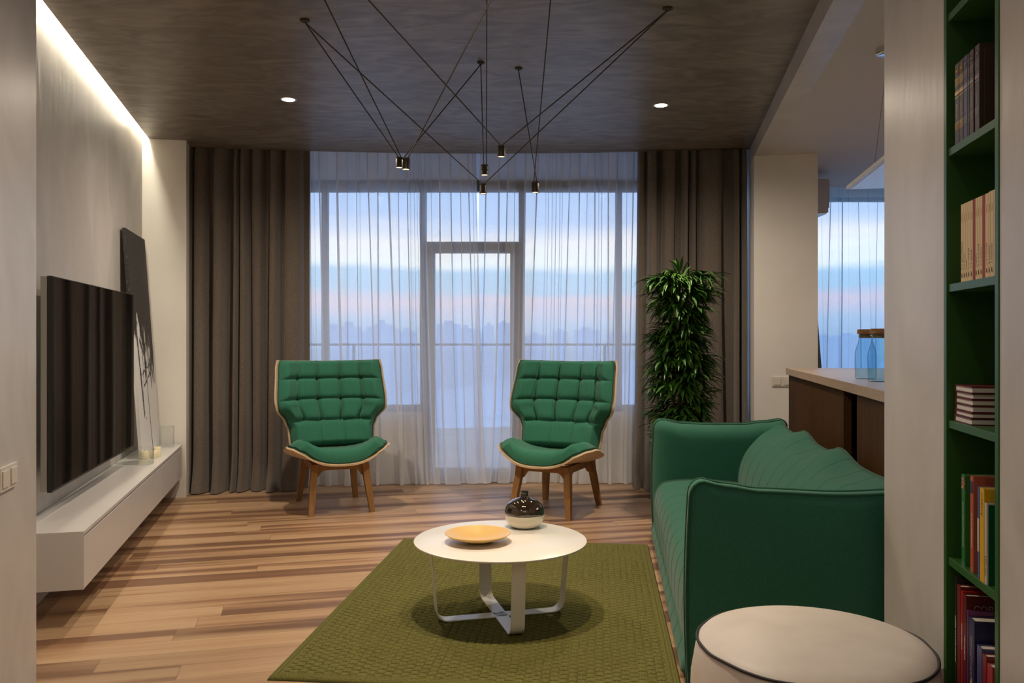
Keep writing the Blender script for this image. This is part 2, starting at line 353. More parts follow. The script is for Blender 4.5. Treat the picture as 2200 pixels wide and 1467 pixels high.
# kitchen facade parts
# facade: living room
YF = 7.62
b = BM(); box(b, (-3.6,YF-.02,3.04), (2.35,YF+.25,TOP)); struct('wall_back', b, M['white_wall'])
bm_ = bpy.data.materials.new('translucent_blind'); bm_.use_nodes = True; t_ = bm_.node_tree; t_.nodes.clear(); o_ = N(t_,'ShaderNodeOutputMaterial'); tl_ = N(t_,'ShaderNodeBsdfTranslucent'); tl_.inputs[0].default_value = (.34,.36,.39,1)
d_ = N(t_,'ShaderNodeBsdfDiffuse'); d_.inputs[0].default_value = (.45,.46,.48,1); ad_ = N(t_,'ShaderNodeAddShader'); t_.links.new(tl_.outputs[0], ad_.inputs[0]); t_.links.new(d_.outputs[0], ad_.inputs[1]); t_.links.new(ad_.outputs[0], o_.inputs[0])
b = BM(); box(b, (-3.0,YF+.01,2.742), (2.3,YF+.014,3.04)); o = obj('roller_blind', b, bm_); tag(o, 'pale translucent roller blind band at the top of the living room windows', 'blind')
def win_box(nm, boxes, m='frame_grey', glass=None):
    b = BM()
    for lo, hi in boxes: box(b, lo, hi)
    w = struct(nm, b, M[m])
    if glass:
        for lo, hi in glass:
            b = BM(); box(b, lo, hi); obj('pane', b, M['pane'], w)
    return w
def fx(px): return (px-CX)/F*YF
def fz(py): return H-(py-CY)/F*YF
zt, zb = fz(387), fz(884)     # frame top, parapet top
g0 = fz(411)
xs = [fx(430), fx(697), fx(909), fx(1121), fx(1330), fx(1600)]
mw = .028
# low parapet walls under the side windows
for (a, c) in ((xs[0]-.3, xs[2]), (xs[3], xs[5]+.2)):
    b = BM(); box(b, (a,YF-.02,-.1), (c,YF+.22,zb)); struct('wall_back', b, M['white_wall'])
k = 1
for (a, c) in ((xs[0],xs[1]), (xs[1],xs[2]), (xs[3],xs[4]), (xs[4],xs[5])):
    win_box('window_%d' % k, [((a,YF,zb),(a+mw,YF+.07,zt)), ((c-mw,YF,zb),(c,YF+.07,zt)), ((a,YF,g0),(c,YF+.07,zt)), ((a,YF,zb),(c,YF+.07,zb+.06))], glass=[((a+mw,YF+.03,zb+.06),(c-mw,YF+.036,g0))]); k += 1
a, c = xs[2], xs[3]; t0, t1 = fz(519), fz(500)
win_box('window_%d' % k, [((a,YF,fz(519)),(a+mw,YF+.07,zt)), ((c-mw,YF,fz(519)),(c,YF+.07,zt)), ((a,YF,g0),(c,YF+.07,zt))], glass=[((a+mw,YF+.03,fz(519)),(c-mw,YF+.036,g0))])
ia, ic = fx(934), fx(1096)
dr = win_box('door_1', [((a,YF,0),(ia,YF+.07,fz(519))), ((ic,YF,0),(c,YF+.07,fz(519))), ((ia,YF,fz(543)),(ic,YF+.07,fz(519))), ((ia,YF,0),(ic,YF+.07,.12))], glass=[((ia,YF+.03,.12),(ic,YF+.036,fz(543)))])
# side closures of the facade
b = BM(); box(b, (-4.2,YF-.02,-.1), (xs[0],YF+.25,TOP)); struct('wall_back', b, M['white_wall'])
b = BM(); box(b, (xs[5],YF-.02,-.1), (2.62,YF+.25,TOP)); struct('wall_back', b, M['white_wall'])
# kitchen facade
YK = 8.5; kz = lambda py: H-(py-CY)/F*YK; kx = lambda px: (px-CX)/F*YK
b = BM(); box(b, (2.3,YK,kz(424)), (7.6,YK+.2,TOP)); struct('wall_back', b, M['white_wall'])
b = BM(); box(b, (2.3,YK,-.1), (7.6,YK+.2,.5)); struct('wall_back', b, M['white_wall'])
for (a, c) in ((2.45,kx(1745)), (kx(1745),kx(1925)), (kx(1925),6.0)):
    k += 1
    win_box('window_%d' % k, [((a,YK,.5),(a+.04,YK+.07,kz(424))), ((c-.04,YK,.5),(c,YK+.07,kz(424))), ((a,YK,kz(432)),(c,YK+.07,kz(424))), ((a,YK,.5),(c,YK+.07,.58))], glass=[((a+.04,YK+.03,.58),(c-.04,YK+.036,kz(432)))])
b = BM(); box(b, (6.0,YK,-.1), (7.6,YK+.2,TOP)); struct('wall_back', b, M['white_wall'])
# ------------------------------------------------------------------ outside
b = BM(); box(b, (-5,YF+.25,-.25), (2.6,YF+1.7,-.03)); struct('floor', b, M['slab']).name = 'balcony_floor'
bal = bpy.data.objects['balcony_floor']; tag(bal, 'grey balcony floor slab outside the glazed door', 'balcony'); del bal['kind']; bal['kind'] = 'structure'
r_ = thing('balcony_railing', 'thin metal balcony railing seen through the white sheer curtains', 'railing', (0,YF+1.6,-.03))
b = BM(); box(b, (-4.6,-.02,1.25), (2.5,.02,1.275)); obj('handrail', b, M['rail'], r_)
for i in range(6):
    b = BM(); x = -4.5+1.38*i; box(b, (x-.015,-.015,0), (x+.015,.015,1.25)); obj('post', b, M['rail'], r_)
b = BM(); box(b, (-4.55,-.005,.08), (2.45,.005,1.2)); obj('glass_panel', b, M['pane'], r_)
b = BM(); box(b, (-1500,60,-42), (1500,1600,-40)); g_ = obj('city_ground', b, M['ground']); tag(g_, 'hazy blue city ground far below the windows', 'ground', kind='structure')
random.seed(5)
sky_b = [(705,700,26),(740,694,30),(790,704,40),(815,688,20),(835,698,26),(870,704,30),(962,688,46),(1000,697,26),(1020,705,40),(1050,692,20),(1083,686,26),(1150,712,50),(1205,704,30),(1262,700,50),(1330,708,40),(1780,716,40),(1830,712,50),(1875,708,30)]
TW = ['leftmost, beside the left drape', 'second from the left drape', 'third from the left drape', 'above the gap left of the left armchair top', 'slim one over the left armchair', 'just left of the glazed door frame',
      'broad one at the left inside the door glass', 'in the middle left of the door glass', 'low one at the middle of the door glass', 'narrow one right of the door centre', 'at the right inside the door glass',
      'over the left corner of the right armchair', 'low one above the right armchair', 'broad one above the middle of the right armchair', 'rightmost one before the right drape', 'left one in the kitchen window', 'middle one in the kitchen window', 'right one in the kitchen window']
for i, (px, py, w) in enumerate(sky_b):
    Y = 420+i*45; c = P(px, py+8, Y); hw = w/F*Y/2
    b = BM(); box(b, (c.x-hw,Y,-40), (c.x+hw,Y+30,c.z)); box(b, (c.x-hw*.4,Y+8,c.z), (c.x+hw*.3,Y+20,c.z+3))
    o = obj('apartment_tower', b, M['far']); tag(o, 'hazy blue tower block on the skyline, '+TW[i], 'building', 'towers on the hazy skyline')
# ------------------------------------------------------------------ curtains
def curtain(name, x0, x1, off, zt, zb, period, amp, m, seed, parent=None, arc=ARC, nx=None, nz=36, flare=0.0, over=.6, puddle=.0, x0b=None, x1b=None, soft=False):
    random.seed(seed); n = max(3, int((x1-x0)/period)); ks = [0]
    for i in range(n): ks.append(ks[-1]+random.choice((.35,.5,.8,1.1,1.5,1.9)))
    ks = [k/ks[-1] for k in ks]; amps = [random.uniform(.45,1.15) for _ in range(n)]
    tilt = [random.uniform(-1,1) for _ in range(n)]
    per = 22; verts = []; faces = []; cols = n*per+1
    for j in range(nz+1):
        v = j/nz; z = lerp(zb, zt, v)
        fall = 1-v
        for i in range(cols):
            s = min(i//per, n-1); f = i/per-s
            u = lerp(ks[s], ks[s+1], f)
            ph = 2*pi*f
            A = amp*amps[s]*(.75+.35*fall)*(1 if v < .97 else .8)
            sh = (ks[s+1]-ks[s])
            uu = u + (over*sh*.16*sin(2*ph) if soft else .055*sh*sin(2*pi*f/.72)*(f<.72)*-1) + tilt[s]*(.30 if soft else .10)*sh*sin(ph)*fall + .25*sh*sin(3.1*v+s*1.7)*.25*sin(pi*f)
            a = lerp(x0 if x0b is None else x0b, x0, v**.6); c = lerp(x1 if x1b is None else x1b, x1, v**.6)
            X = lerp(a, c, uu)
            d = (A*((1-abs(2*min(f/.72,1)-1)**3.2) if f < .72 else 0) if not soft else A*(.5-.5*cos(ph))) + .012*noise.noise(Vector((X*3, v*2.5, seed)))*fall
            if puddle and v < .12:
                q = 1-v/.12; d += puddle*q*q*(.6+.6*noise.noise(Vector((X*6, 1.3, seed)))); z2 = z + .012*q*noise.noise(Vector((X*9, 4, seed)))
            else: z2 = z
            verts.append((X, arc(X)+off-d, max(z2, zb-.0)))
    for j in range(nz):
        for i in range(cols-1):
            q = j*cols+i; faces.append((q,q+1,q+1+cols,q+cols))
    return obj(name, (verts, faces), m, parent, smooth=True)
xe = lambda px, Y=7.25: (px-CX)/F*Y
o = curtain('curtain', xe(400,7.06), xe(661,7.24), .075, 3.02, .008, .11, .17, M['drape'], 3, puddle=.09)
tag(o, 'dark brown linen curtain hanging beside the white column on the left', 'curtain', None)
o = curtain('curtain', xe(1373,7.27), xe(1606,7.17), .075, 3.02, .008, .11, .17, M['drape'], 8, puddle=.09, x0b=xe(1362))
tag(o, 'dark brown linen curtain hanging behind the potted plant on the right', 'curtain', None)
o = curtain('sheer_curtain', xe(385), xe(1022,7.45), .175, 3.03, .008, .125, .06, M['sheer'], 21, puddle=.09, soft=True, x1b=xe(1046,7.4), over=.8)
tag(o, 'white sheer curtain panel behind the left armchair, left of the gap', 'sheer curtain')
o = curtain('sheer_curtain', xe(1030,7.45), xe(1630), .245, 3.03, .008, .125, .06, M['sheer'], 34, puddle=.09, soft=True, x0b=xe(1006,7.4), over=.8)
tag(o, 'white sheer curtain panel behind the right armchair, right of the gap', 'sheer curtain')
o = curtain('sheer_curtain', 2.75, 4.6, 0, KZ-.005, .01, .11, .07, M['sheer_kitchen'], 5, arc=lambda X: 8.25, soft=True)
tag(o, 'pale blue sheer curtain over the kitchen window beyond the counter', 'sheer curtain')
o = curtain('curtain', 2.72, 2.85, 0, 2.0, .01, .05, .04, M['drape'], 9, arc=lambda X: 7.9, x0b=2.72, x1b=3.06)
tag(o, 'dark drape edge flaring out beside the white column behind the counter', 'curtain')
# ------------------------------------------------------------------ cove light, downlights
a0, a1 = Vector((LX(3.2)+.026,3.2,3.03)), Vector((LX(6.8)+.026,6.8,3.03))
b = BM(); prism(b, [a0-NL*.012, a0+NL*.012, a1+NL*.012, a1-NL*.012], 3.03, 3.04)
o = obj('led_strip', b, M['led']); tag(o, 'warm white light strip hidden in the ceiling slot along the left wall', 'light strip')
downs = [((-1.516,5.68), 'glowing round recessed ceiling spotlight above the left armchair', 1.0), ((1.035,5.82), 'glowing round recessed ceiling spotlight above the potted plant side', 1.0),
         ((-.30,3.30), 'recessed ceiling spotlight in front of the coffee table', 1.05), ((.12,3.22), 'recessed ceiling spotlight with a narrow beam on the front of the rug', .8), ((-1.2,1.0), 'unseen fill spotlight added out of view by the left wall', .12), ((.3,.6), 'unseen fill spotlight added out of view by the bookcase', .1)]  # last two are unseen spots, added to brighten the near end
for (x, y), lab, w in downs:
    beam = 'narrow' in lab
    t = thing('ceiling_spotlight', lab, 'ceiling light', (x,y,CZ), 0, 'round recessed ceiling spotlights')
    b = BM(); lathe(b, [(.040,-.001),(.052,-.004),(.056,-.002),(.056,.0),(.040,0)], 40); obj('trim_ring', b, M['white_lacquer'], t, smooth=True)
    b = BM(); lathe(b, [(0,-.003),(.041,-.003)], 40); obj('lens', b, M['lens'], t)
    l = lamp('spotlight_lamp', 'SPOT', (x,y,CZ-.02), 78*w, (1,.76,.46) if beam else (1,.84,.66), spot_size=radians(62 if beam else 165), spot_blend=1, shadow_soft_size=.035); 
# the added kitchen fill gives a little light
# ------------------------------------------------------------------ light switches
def switch(O, d, label, n=2, bar=False):
    t = thing('light_switch', label, 'light switch'); t.matrix_world = frame(O, d)
    b = BM(); w = .082*n; box(b, (0,-.009,-.041), (w,0,.041), bev=.002); pl_ = obj('plate', b, M['plastic'], t)
    for i in range(n):
        b = BM(); box(b, (.082*i+.013,-.0135,-.028), (.082*i+.069,-.009,.028), bev=.0015); obj('rocker', b, M['plastic'], pl_)
    return t
pS = Vector((LX(2.872,a2), 2.872, .838))+NL*.0002
switch(pS-DL*.164, DL, 'cream light switch on the near left plaster wall')
pR = k0+NR*.14; pR = Vector((pR.x, pR.y, H-(819-CY)/F*6.82))-DR*.0002
t_ = switch(pR, NR, 'white double switch on the right column beside the counter')
# ------------------------------------------------------------------ television bench
t = thing('tv_bench', 'long white wall-hung low cabinet under the television', 'cabinet', (LX(3.75,-.979),3.75,0)); t.matrix_world = frame((LX(3.75,-.979),3.75,0), DL)
# local x along wall away, local y toward the wall (left)
Lb = 3.165
b = BM(); box(b, (.0035,.02,.178), (Lb,.305,.4195)); obj('body', b, M['bench'], t)
b = BM(); box(b, (-.003,-.001,.1775), (.003,.306,.437)); obj('end_panel', b, M['bench'], t)
b = BM(); box(b, (.0035,-.0,.420), (Lb,.306,.437), bev=.001); obj('worktop', b, M['bench'], t)
ds = [.004, 1.068, 2.11, Lb-.002]
for i in range(3):
    b = BM(); box(b, (ds[i]+.003,0,.178), (ds[i+1]-.003,.018,.410), bev=.0015); obj('drawer', b, M['bench'], t)
# ------------------------------------------------------------------ television
DT = Vector((-.2278,1,0))
pT = Vector((-2.168,3.95,0)); t = thing('television', 'large black flat television mounted on the left wall over the white bench', 'television'); t.matrix_world = frame((pT.x,pT.y,0), DT)
LT = 1.766; z0, z1 = .572, 1.596
b = BM(); box(b, (0,0,z0), (LT,.022,z1), bev=.002); obj('bezel', b, M['black'], t)
b = BM(); box(b, (.004,-.0012,z0+.012), (LT-.004,.001,z1-.004)); obj('screen', b, M['screen'], t)
b = BM(); box(b, (0.004,.0225,z0+.004), (LT-.004,.052,z1-.002), bev=.003); obj('back_panel', b, M['chrome'], t)
b = BM(); box(b, (.35,.0525,.8), (1.4,.116,1.35)); obj('wall_mount', b, M['white_lacquer'], t)
# ------------------------------------------------------------------ leaning canvas
m = mat('ink_canvas', (.7,.69,.66), .75); tt = m.node_tree; bb = tt.nodes['Principled BSDF']
c = N(tt,'ShaderNodeTexCoord'); s = N(tt,'ShaderNodeSeparateXYZ'); tt.links.new(c.outputs['Object'], s.inputs[0])
nn = N(tt,'ShaderNodeTexNoise'); nn.inputs['Scale'].default_value = 1; nn.inputs['Detail'].default_value = 5; nn.inputs['Distortion'].default_value = 1.4
tt.links.new(coords(tt,(13,13,2.6)), nn.inputs[0])
mm = N(tt,'ShaderNodeMath',operation='MULTIPLY_ADD'); mm.inputs[1].default_value = 1.5; mm.inputs[2].default_value = -.75; tt.links.new(nn.outputs['Fac'], mm.inputs[0])
m4 = N(tt,'ShaderNodeMath',operation='ADD'); tt.links.new(s.outputs['Z'], m4.inputs[0]); tt.links.new(mm.outputs[0], m4.inputs[1])
m45 = N(tt,'ShaderNodeMath',operation='MULTIPLY_ADD'); m45.inputs[1].default_value = .5; tt.links.new(s.outputs['X'], m45.inputs[0]); tt.links.new(m4.outputs[0], m45.inputs[2])
m5 = N(tt,'ShaderNodeMath',operation='GREATER_THAN'); m5.inputs[1].default_value = .98; tt.links.new(m45.outputs[0], m5.inputs[0])
n6 = N(tt,'ShaderNodeTexNoise'); n6.inputs['Scale'].default_value = 1; n6.inputs['Detail'].default_value = 4; tt.links.new(coords(tt,(110,110,35)), n6.inputs[0])
r6 = ramp(tt, [(.45,(.018,.015,.014)),(.62,(.05,.042,.038)),(.75,(.12,.10,.09))]); tt.links.new(n6.outputs['Fac'], r6.inputs[0])
mx = N(tt,'ShaderNodeMix',data_type='RGBA'); tt.links.new(m5.outputs[0], mx.inputs[0]); mx.inputs[6].default_value = (.72,.71,.69,1); tt.links.new(r6.outputs[0], mx.inputs[7]); tt.links.new(mx.outputs[2], bb.inputs['Base Color'])
t = thing('canvas_painting', 'tall black and white abstract canvas leaning on the left wall beside the television', 'painting')
pb = Vector((LX(5.95),5.95,.4375))+NL*.150; lean = math.asin(.114/1.65)
t.matrix_world = frame(pb, DL) @ Matrix.Rotation(-lean, 4, 'X')
# local y toward wall
b = BM(); box(b, (0,0,0), (.76,.004,1.655)); obj('canvas', b, m, t)
b = BM(); box(b, (0,.0045,.004), (.76,.022,1.655)); obj('stretcher_frame', b, m, t)
random.seed(4)
for (xa,za,xb,zb_,wd) in ((.12,.95,.17,.62,.05),(.17,.64,.21,.30,.055),(.22,.86,.44,.66,.04),(.24,.60,.62,.68,.035),(.25,.50,.63,.62,.045),(.45,.95,.52,.58,.03),(.60,.90,.66,.52,.03),(.30,.78,.27,.50,.02)):
    b = BM(); n_ = 26; ra = [b.verts.new((lerp(xa,xb,i/n_)+random.uniform(-.006,.006)+wd*.5*(1-.5*i/n_), -.0006, lerp(za,zb_,i/n_)+random.uniform(-.008,.008)+.35*wd)) for i in range(n_+1)]
    rb = [b.verts.new((lerp(xa,xb,i/n_)+random.uniform(-.006,.006)-wd*.5*(1-.5*i/n_), -.0006, lerp(za,zb_,i/n_)+random.uniform(-.008,.008)-.35*wd)) for i in range(n_+1)]
    for i in range(n_): b.faces.new([ra[i],ra[i+1],rb[i+1],rb[i]])
    obj('ink_stroke', b, M['black'], t)
b = BM(); tube(b, [(.40,-.001,.55),(.41,-.001,.3),(.44,-.001,0.02)], .0015, 6); obj('ink_line', b, M['black'], t)
b = BM(); lathe(b, [(0,0),(.009,0),(.009,.001),(0,.001)], 10, M=Matrix.Translation((.27,-.0005,.27)) @ Matrix.Rotation(pi/2,4,'X')); obj('red_dot', b, mat('red_paint',(.6,.03,.06)), t)
# glass cylinders + candles on the bench
def glass_cyl(c, r, h, lab, nm, tk=.004):
    b = BM(); lathe(b, [(0,.008),(r-.006,.008),(r-.004,.004),(r-.003,0),(r,.004),(r,h),(r-.0025,h+.001),(r-.003,h-.004)], 48)
    o = obj(nm, b, M['glass'], smooth=True, angle=50); o.location = c; tag(o, lab, 'glass'); return o
q = FL(356,957,.4375); glass_cyl(Vector((-2.745,6.66,.4375)), .056, .165, 'clear glass tumbler vase on the bench end by the white column', 'glass_vase')
glass_cyl(Vector((-2.594,5.76,.4375)), .122, .105, 'low wide clear glass bowl on the bench before the leaning canvas', 'glass_bowl')
for i, (x, y, h) in enumerate(((-2.625,5.985,.062), (-2.585,6.05,.055), (-2.60,6.14,.07))):
    b = BM(); lathe(b, [(0,0),(.026,0),(.027,.003),(.027,h-.004),(.022,h),(0,h-.002)], 28); o = obj('pillar_candle', b, M['candle'], smooth=True, angle=60); o.location = (x,y,.4375)
    b = BM(); tube(b, [(0,0,h-.003),(0,.001,h+.008)], .0012, 6); obj('wick', b, M['black'], o)
    tag(o, ['short cream candle behind the glass bowl, nearest to it', 'lowest cream candle between the two others by the canvas', 'tallest cream candle, furthest from the glass bowl'][i], 'candle', 'cream candles on the bench')
# ------------------------------------------------------------------ rug
RO = Vector((-.932,3.184,0)); RB = Vector((-.702,5.40,0)); dl = (RB-RO).normalized(); dw = Vector((dl.y,-dl.x,0)); RL, RWd = 2.228, 1.563
nx_, ny_ = 374, 560; verts = []; faces = []; gap_shade = []
random.seed(2)
for j in range(ny_+1):
    for i in range(nx_+1):
        x = RWd*i/nx_; y = RL*j/ny_
        ex = min(x, RWd-x); ey = min(y, RL-y); e = min(ex, ey)
        wob = .006*noise.noise(Vector((x*4,y*4,0)))*(1 if e < .02 else .3)
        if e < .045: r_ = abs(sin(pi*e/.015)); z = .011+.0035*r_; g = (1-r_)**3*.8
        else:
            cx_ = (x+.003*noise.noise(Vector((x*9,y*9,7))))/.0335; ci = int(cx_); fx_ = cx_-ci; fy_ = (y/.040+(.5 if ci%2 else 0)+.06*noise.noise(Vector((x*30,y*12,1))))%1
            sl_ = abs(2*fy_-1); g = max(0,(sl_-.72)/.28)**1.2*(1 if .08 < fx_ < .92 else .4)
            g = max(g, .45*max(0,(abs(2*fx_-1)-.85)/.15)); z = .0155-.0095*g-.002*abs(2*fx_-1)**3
            z += .0012*noise.noise(Vector((x*190,y*190,0)))
        if e < .006: z *= e/.006*.7+.1
        p = RO+dw*(x)+dl*(y+wob)
        verts.append((p.x,p.y,max(z,.001))); gap_shade.append(min(1,g))
for j in range(ny_):
    for i in range(nx_):
        q = j*(nx_+1)+i; faces.append((q,q+1,q+nx_+2,q+nx_+1))
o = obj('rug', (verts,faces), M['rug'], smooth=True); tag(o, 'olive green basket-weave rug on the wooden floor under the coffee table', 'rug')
at = o.data.attributes.new('gap', 'FLOAT', 'POINT'); at.data.foreach_set('value', gap_shade)  # shade in the weave slits, painted in as dark colour
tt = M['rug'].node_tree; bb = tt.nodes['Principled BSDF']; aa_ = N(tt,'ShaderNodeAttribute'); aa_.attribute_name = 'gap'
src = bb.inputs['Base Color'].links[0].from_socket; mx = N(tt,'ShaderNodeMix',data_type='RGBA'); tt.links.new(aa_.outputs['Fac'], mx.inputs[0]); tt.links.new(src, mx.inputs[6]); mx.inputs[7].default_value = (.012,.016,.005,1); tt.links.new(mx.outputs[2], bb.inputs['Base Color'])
# ------------------------------------------------------------------ coffee table
tcx, tcy = -.054, 3.89
t = thing('coffee_table', 'low round white coffee table with crossed flat metal legs on the rug', 'table', (tcx,tcy,.0165), radians(15))
b = BM(); lathe(b, [(0,.340),(.385,.340),(.398,.345),(.4,.350),(.4,.3515),(.397,.3535),(0,.3535)], 96); obj('tabletop', b, M['white_lacquer'], t, smooth=True, angle=35)
def strap(ang, r=.305, w=.062, tk=.005, hz=.34, rad=.055):
    pth = [(0.0,0)]
    for i in range(9):
        a = pi/2*i/8; pth.append((r-rad+rad*sin(a), rad-rad*cos(a)))
    pth.append((r+.012,hz*.6)); pth.append((r+.028,hz))
    b = BM(); M_ = Matrix.Rotation(ang,4,'Z')
    inner = []
    for i, p in enumerate(pth):
        q0 = pth[max(i-1,0)]; q1 = pth[min(i+1,len(pth)-1)]; dx, dz = q1[0]-q0[0], q1[1]-q0[1]; l = sqrt(dx*dx+dz*dz); inner.append((p[0]-dz/l*tk, p[1]+dx/l*tk))
    R = []
    for p, q in zip(pth, inner):
        R.append([b.verts.new(M_ @ Vector(v)) for v in ((p[0],-w/2,p[1]),(p[0],w/2,p[1]),(q[0],w/2,q[1]),(q[0],-w/2,q[1]))])
    for A, B in zip(R, R[1:]):
        for k in range(4): b.faces.new([A[k],A[(k+1)%4],B[(k+1)%4],B[k]])
    b.faces.new(R[0]); b.faces.new(R[-1][::-1]); return b
for k in range(4): obj('leg', strap(k*pi/2), M['white_lacquer'], t, smooth=True, angle=30)
# vase on the table: smoky glass-glazed top, cream bottom
TZ = .0165+.3535
t = thing('vase', 'round narrow-necked vase with dark glossy top and cream base on the coffee table', 'vase', (.062,4.135,TZ))
vp = []; R_, hb = .099, .145
prof = [(0,0),(.055,0),(.075,.012),(.091,.032),(.0985,.055),(.099,.066)]
b = BM(); lathe(b, prof+[(.0975,.066),(0,.066)], 64); obj('cream_base', b, mat('cream_ceramic',(.72,.66,.52),.2), t, smooth=True, angle=40)
vm = mat('smoky_brown_glaze', (.035,.022,.012), .04, .35, .9); vm.node_tree.nodes['Principled BSDF'].inputs['Coat Weight'].default_value = 1; vm.node_tree.nodes['Principled BSDF'].inputs['Coat Roughness'].default_value = .02
b = BM(); lathe(b, [(.0978,.0665),(.0992,.068),(.0985,.082),(.094,.099),(.083,.117),(.064,.132),(.042,.141),(.024,.146),(.018,.151),(.0175,.170),(.0205,.176),(.0165,.176),(.014,.165),(.014,.140),(0,.138)], 64); obj('dark_glass_top', b, vm, t, smooth=True, angle=60)
b = BM(); lathe(b, [(0,0),(.05,0),(.055,.004),(.100,.018),(.135,.031),(.151,.042),(.1495,.044),(.130,.036),(.095,.022),(.05,.011),(0,.009)], 80)
o = obj('bamboo_dish', b, M['bamboo'], smooth=True, angle=60); o.location = (-.156,3.83,TZ); tag(o, 'shallow round bamboo dish with coiled rings on the coffee table', 'dish')
# ------------------------------------------------------------------ armchair
def sm(x): x = max(0,min(1,x)); return x*x*(3-2*x)
def back_pt(u, v, t=0, margin=0):
    """u -1..1, v 0..1; t = distance in front of shell"""
    hw = interp([(0,.325),(.05,.345),(.22,.352),(.30,.375),(.46,.445),(.55,.452),(.9,.438),(1.0,.425)], v)-margin
    c = .02 if v > .97 else 0
    z = .445+.675*v
    y = .115+.25*v+.02*sin(pi*v)
    wing = interp([(0,.07),(.25,.09),(.5,.19),(1,.17)], v)
    a = abs(u); x = hw*u*(1-.05*a**4); y -= wing*(a**2.6)
    z += .012*(a**2)*(v)    # rise of wing tips
    # normal approx (toward -y, leaning up), wings turn inward
    nx = -u*a**1.2*1.25*wing/.17*.8; n = Vector((nx,-1,.28)).normalized()
    p = Vector((x,y,z))+n*t
    return p
def cell(x, edges):
    for a, c in zip(edges, edges[1:]):
        if x <= c: return (2*(x-a)/(c-a)-1)
    return 1
def puff(p, k=6): return (1-abs(p)**k)**.5 if abs(p) < 1 else 0
def back_thick(u, v):
    rows = [-.02,.285,.535,.775,1.02]
    r = cell(v, rows)
    cols = [-1.02,-.27,.30,1.02] if v < .285 else [-1.02,-.64,-.215,.215,.64,1.02]
    c = cell(u, cols)
    gr, gc = 1-abs(r), 1-abs(c)
    T = .098-.026*exp(-(gr/.16))-.010*exp(-(gr/.05))-(.034*exp(-(gc/.16))+.014*exp(-(gc/.06)) if v > .285 else .006*exp(-(gc/.16))+.010*exp(-(gc/.05)))-.010*(abs(r)**2*abs(c)**2)
    if v > .285: T -= .010*exp(-((gc/.16)**2+(gr/.16)**2))
    T += (.0030*noise.noise(Vector((u*16+v*3, v*5, 3)))+.0026*noise.noise(Vector((u*34, v*5, 9))))*(.4+abs(r))
    eu = max(0,1-((1-abs(u))/.07)) ; ev = max(0, 1-min(v,1-v)/.055)
    T *= sqrt(max(0,1-eu**2))*sqrt(max(0,1-ev**2))
    return max(T, .003)
def seat_pt(u, v, t=0, margin=0):
    hw = interp([(0,.27),(.07,.33),(.22,.378),(.6,.375),(1,.28)], v)-margin
    a = abs(u); x = hw*u
    y0 = -.40; y = lerp(-.40+margin, .20-margin*.6, v)+.045*a*a*(1-v)
    z = .398-.045*v+.118*a**2.8*(.5+.5*sin(pi*min(1,v*1.15+.12))) - .02*max(0,(.12-v)/.12)**2
    n = Vector((-u*a*.9,-.10,1)).normalized()
    return Vector((x,y,z))+n*t
def seat_thick(u, v):
    c = cell(u, [-1.02,-.33,.33,1.02]); r = cell(v, [-.02,.52,1.02])
    T = .078+.012*(puff(c,8)*.4+puff(r,8)*.6) - .022*exp(-(((1-abs(c))/.14)**2+((1-abs(r))/.14)**2))
    T += .002*noise.noise(Vector((u*12,v*8,5)))
    eu = max(0,1-((1-abs(u))/.09)); ev = max(0,1-min(v,1-v)/.12)
    T *= sqrt(max(0,1-eu**2))*sqrt(max(0,1-ev**2)); return max(T,.004)
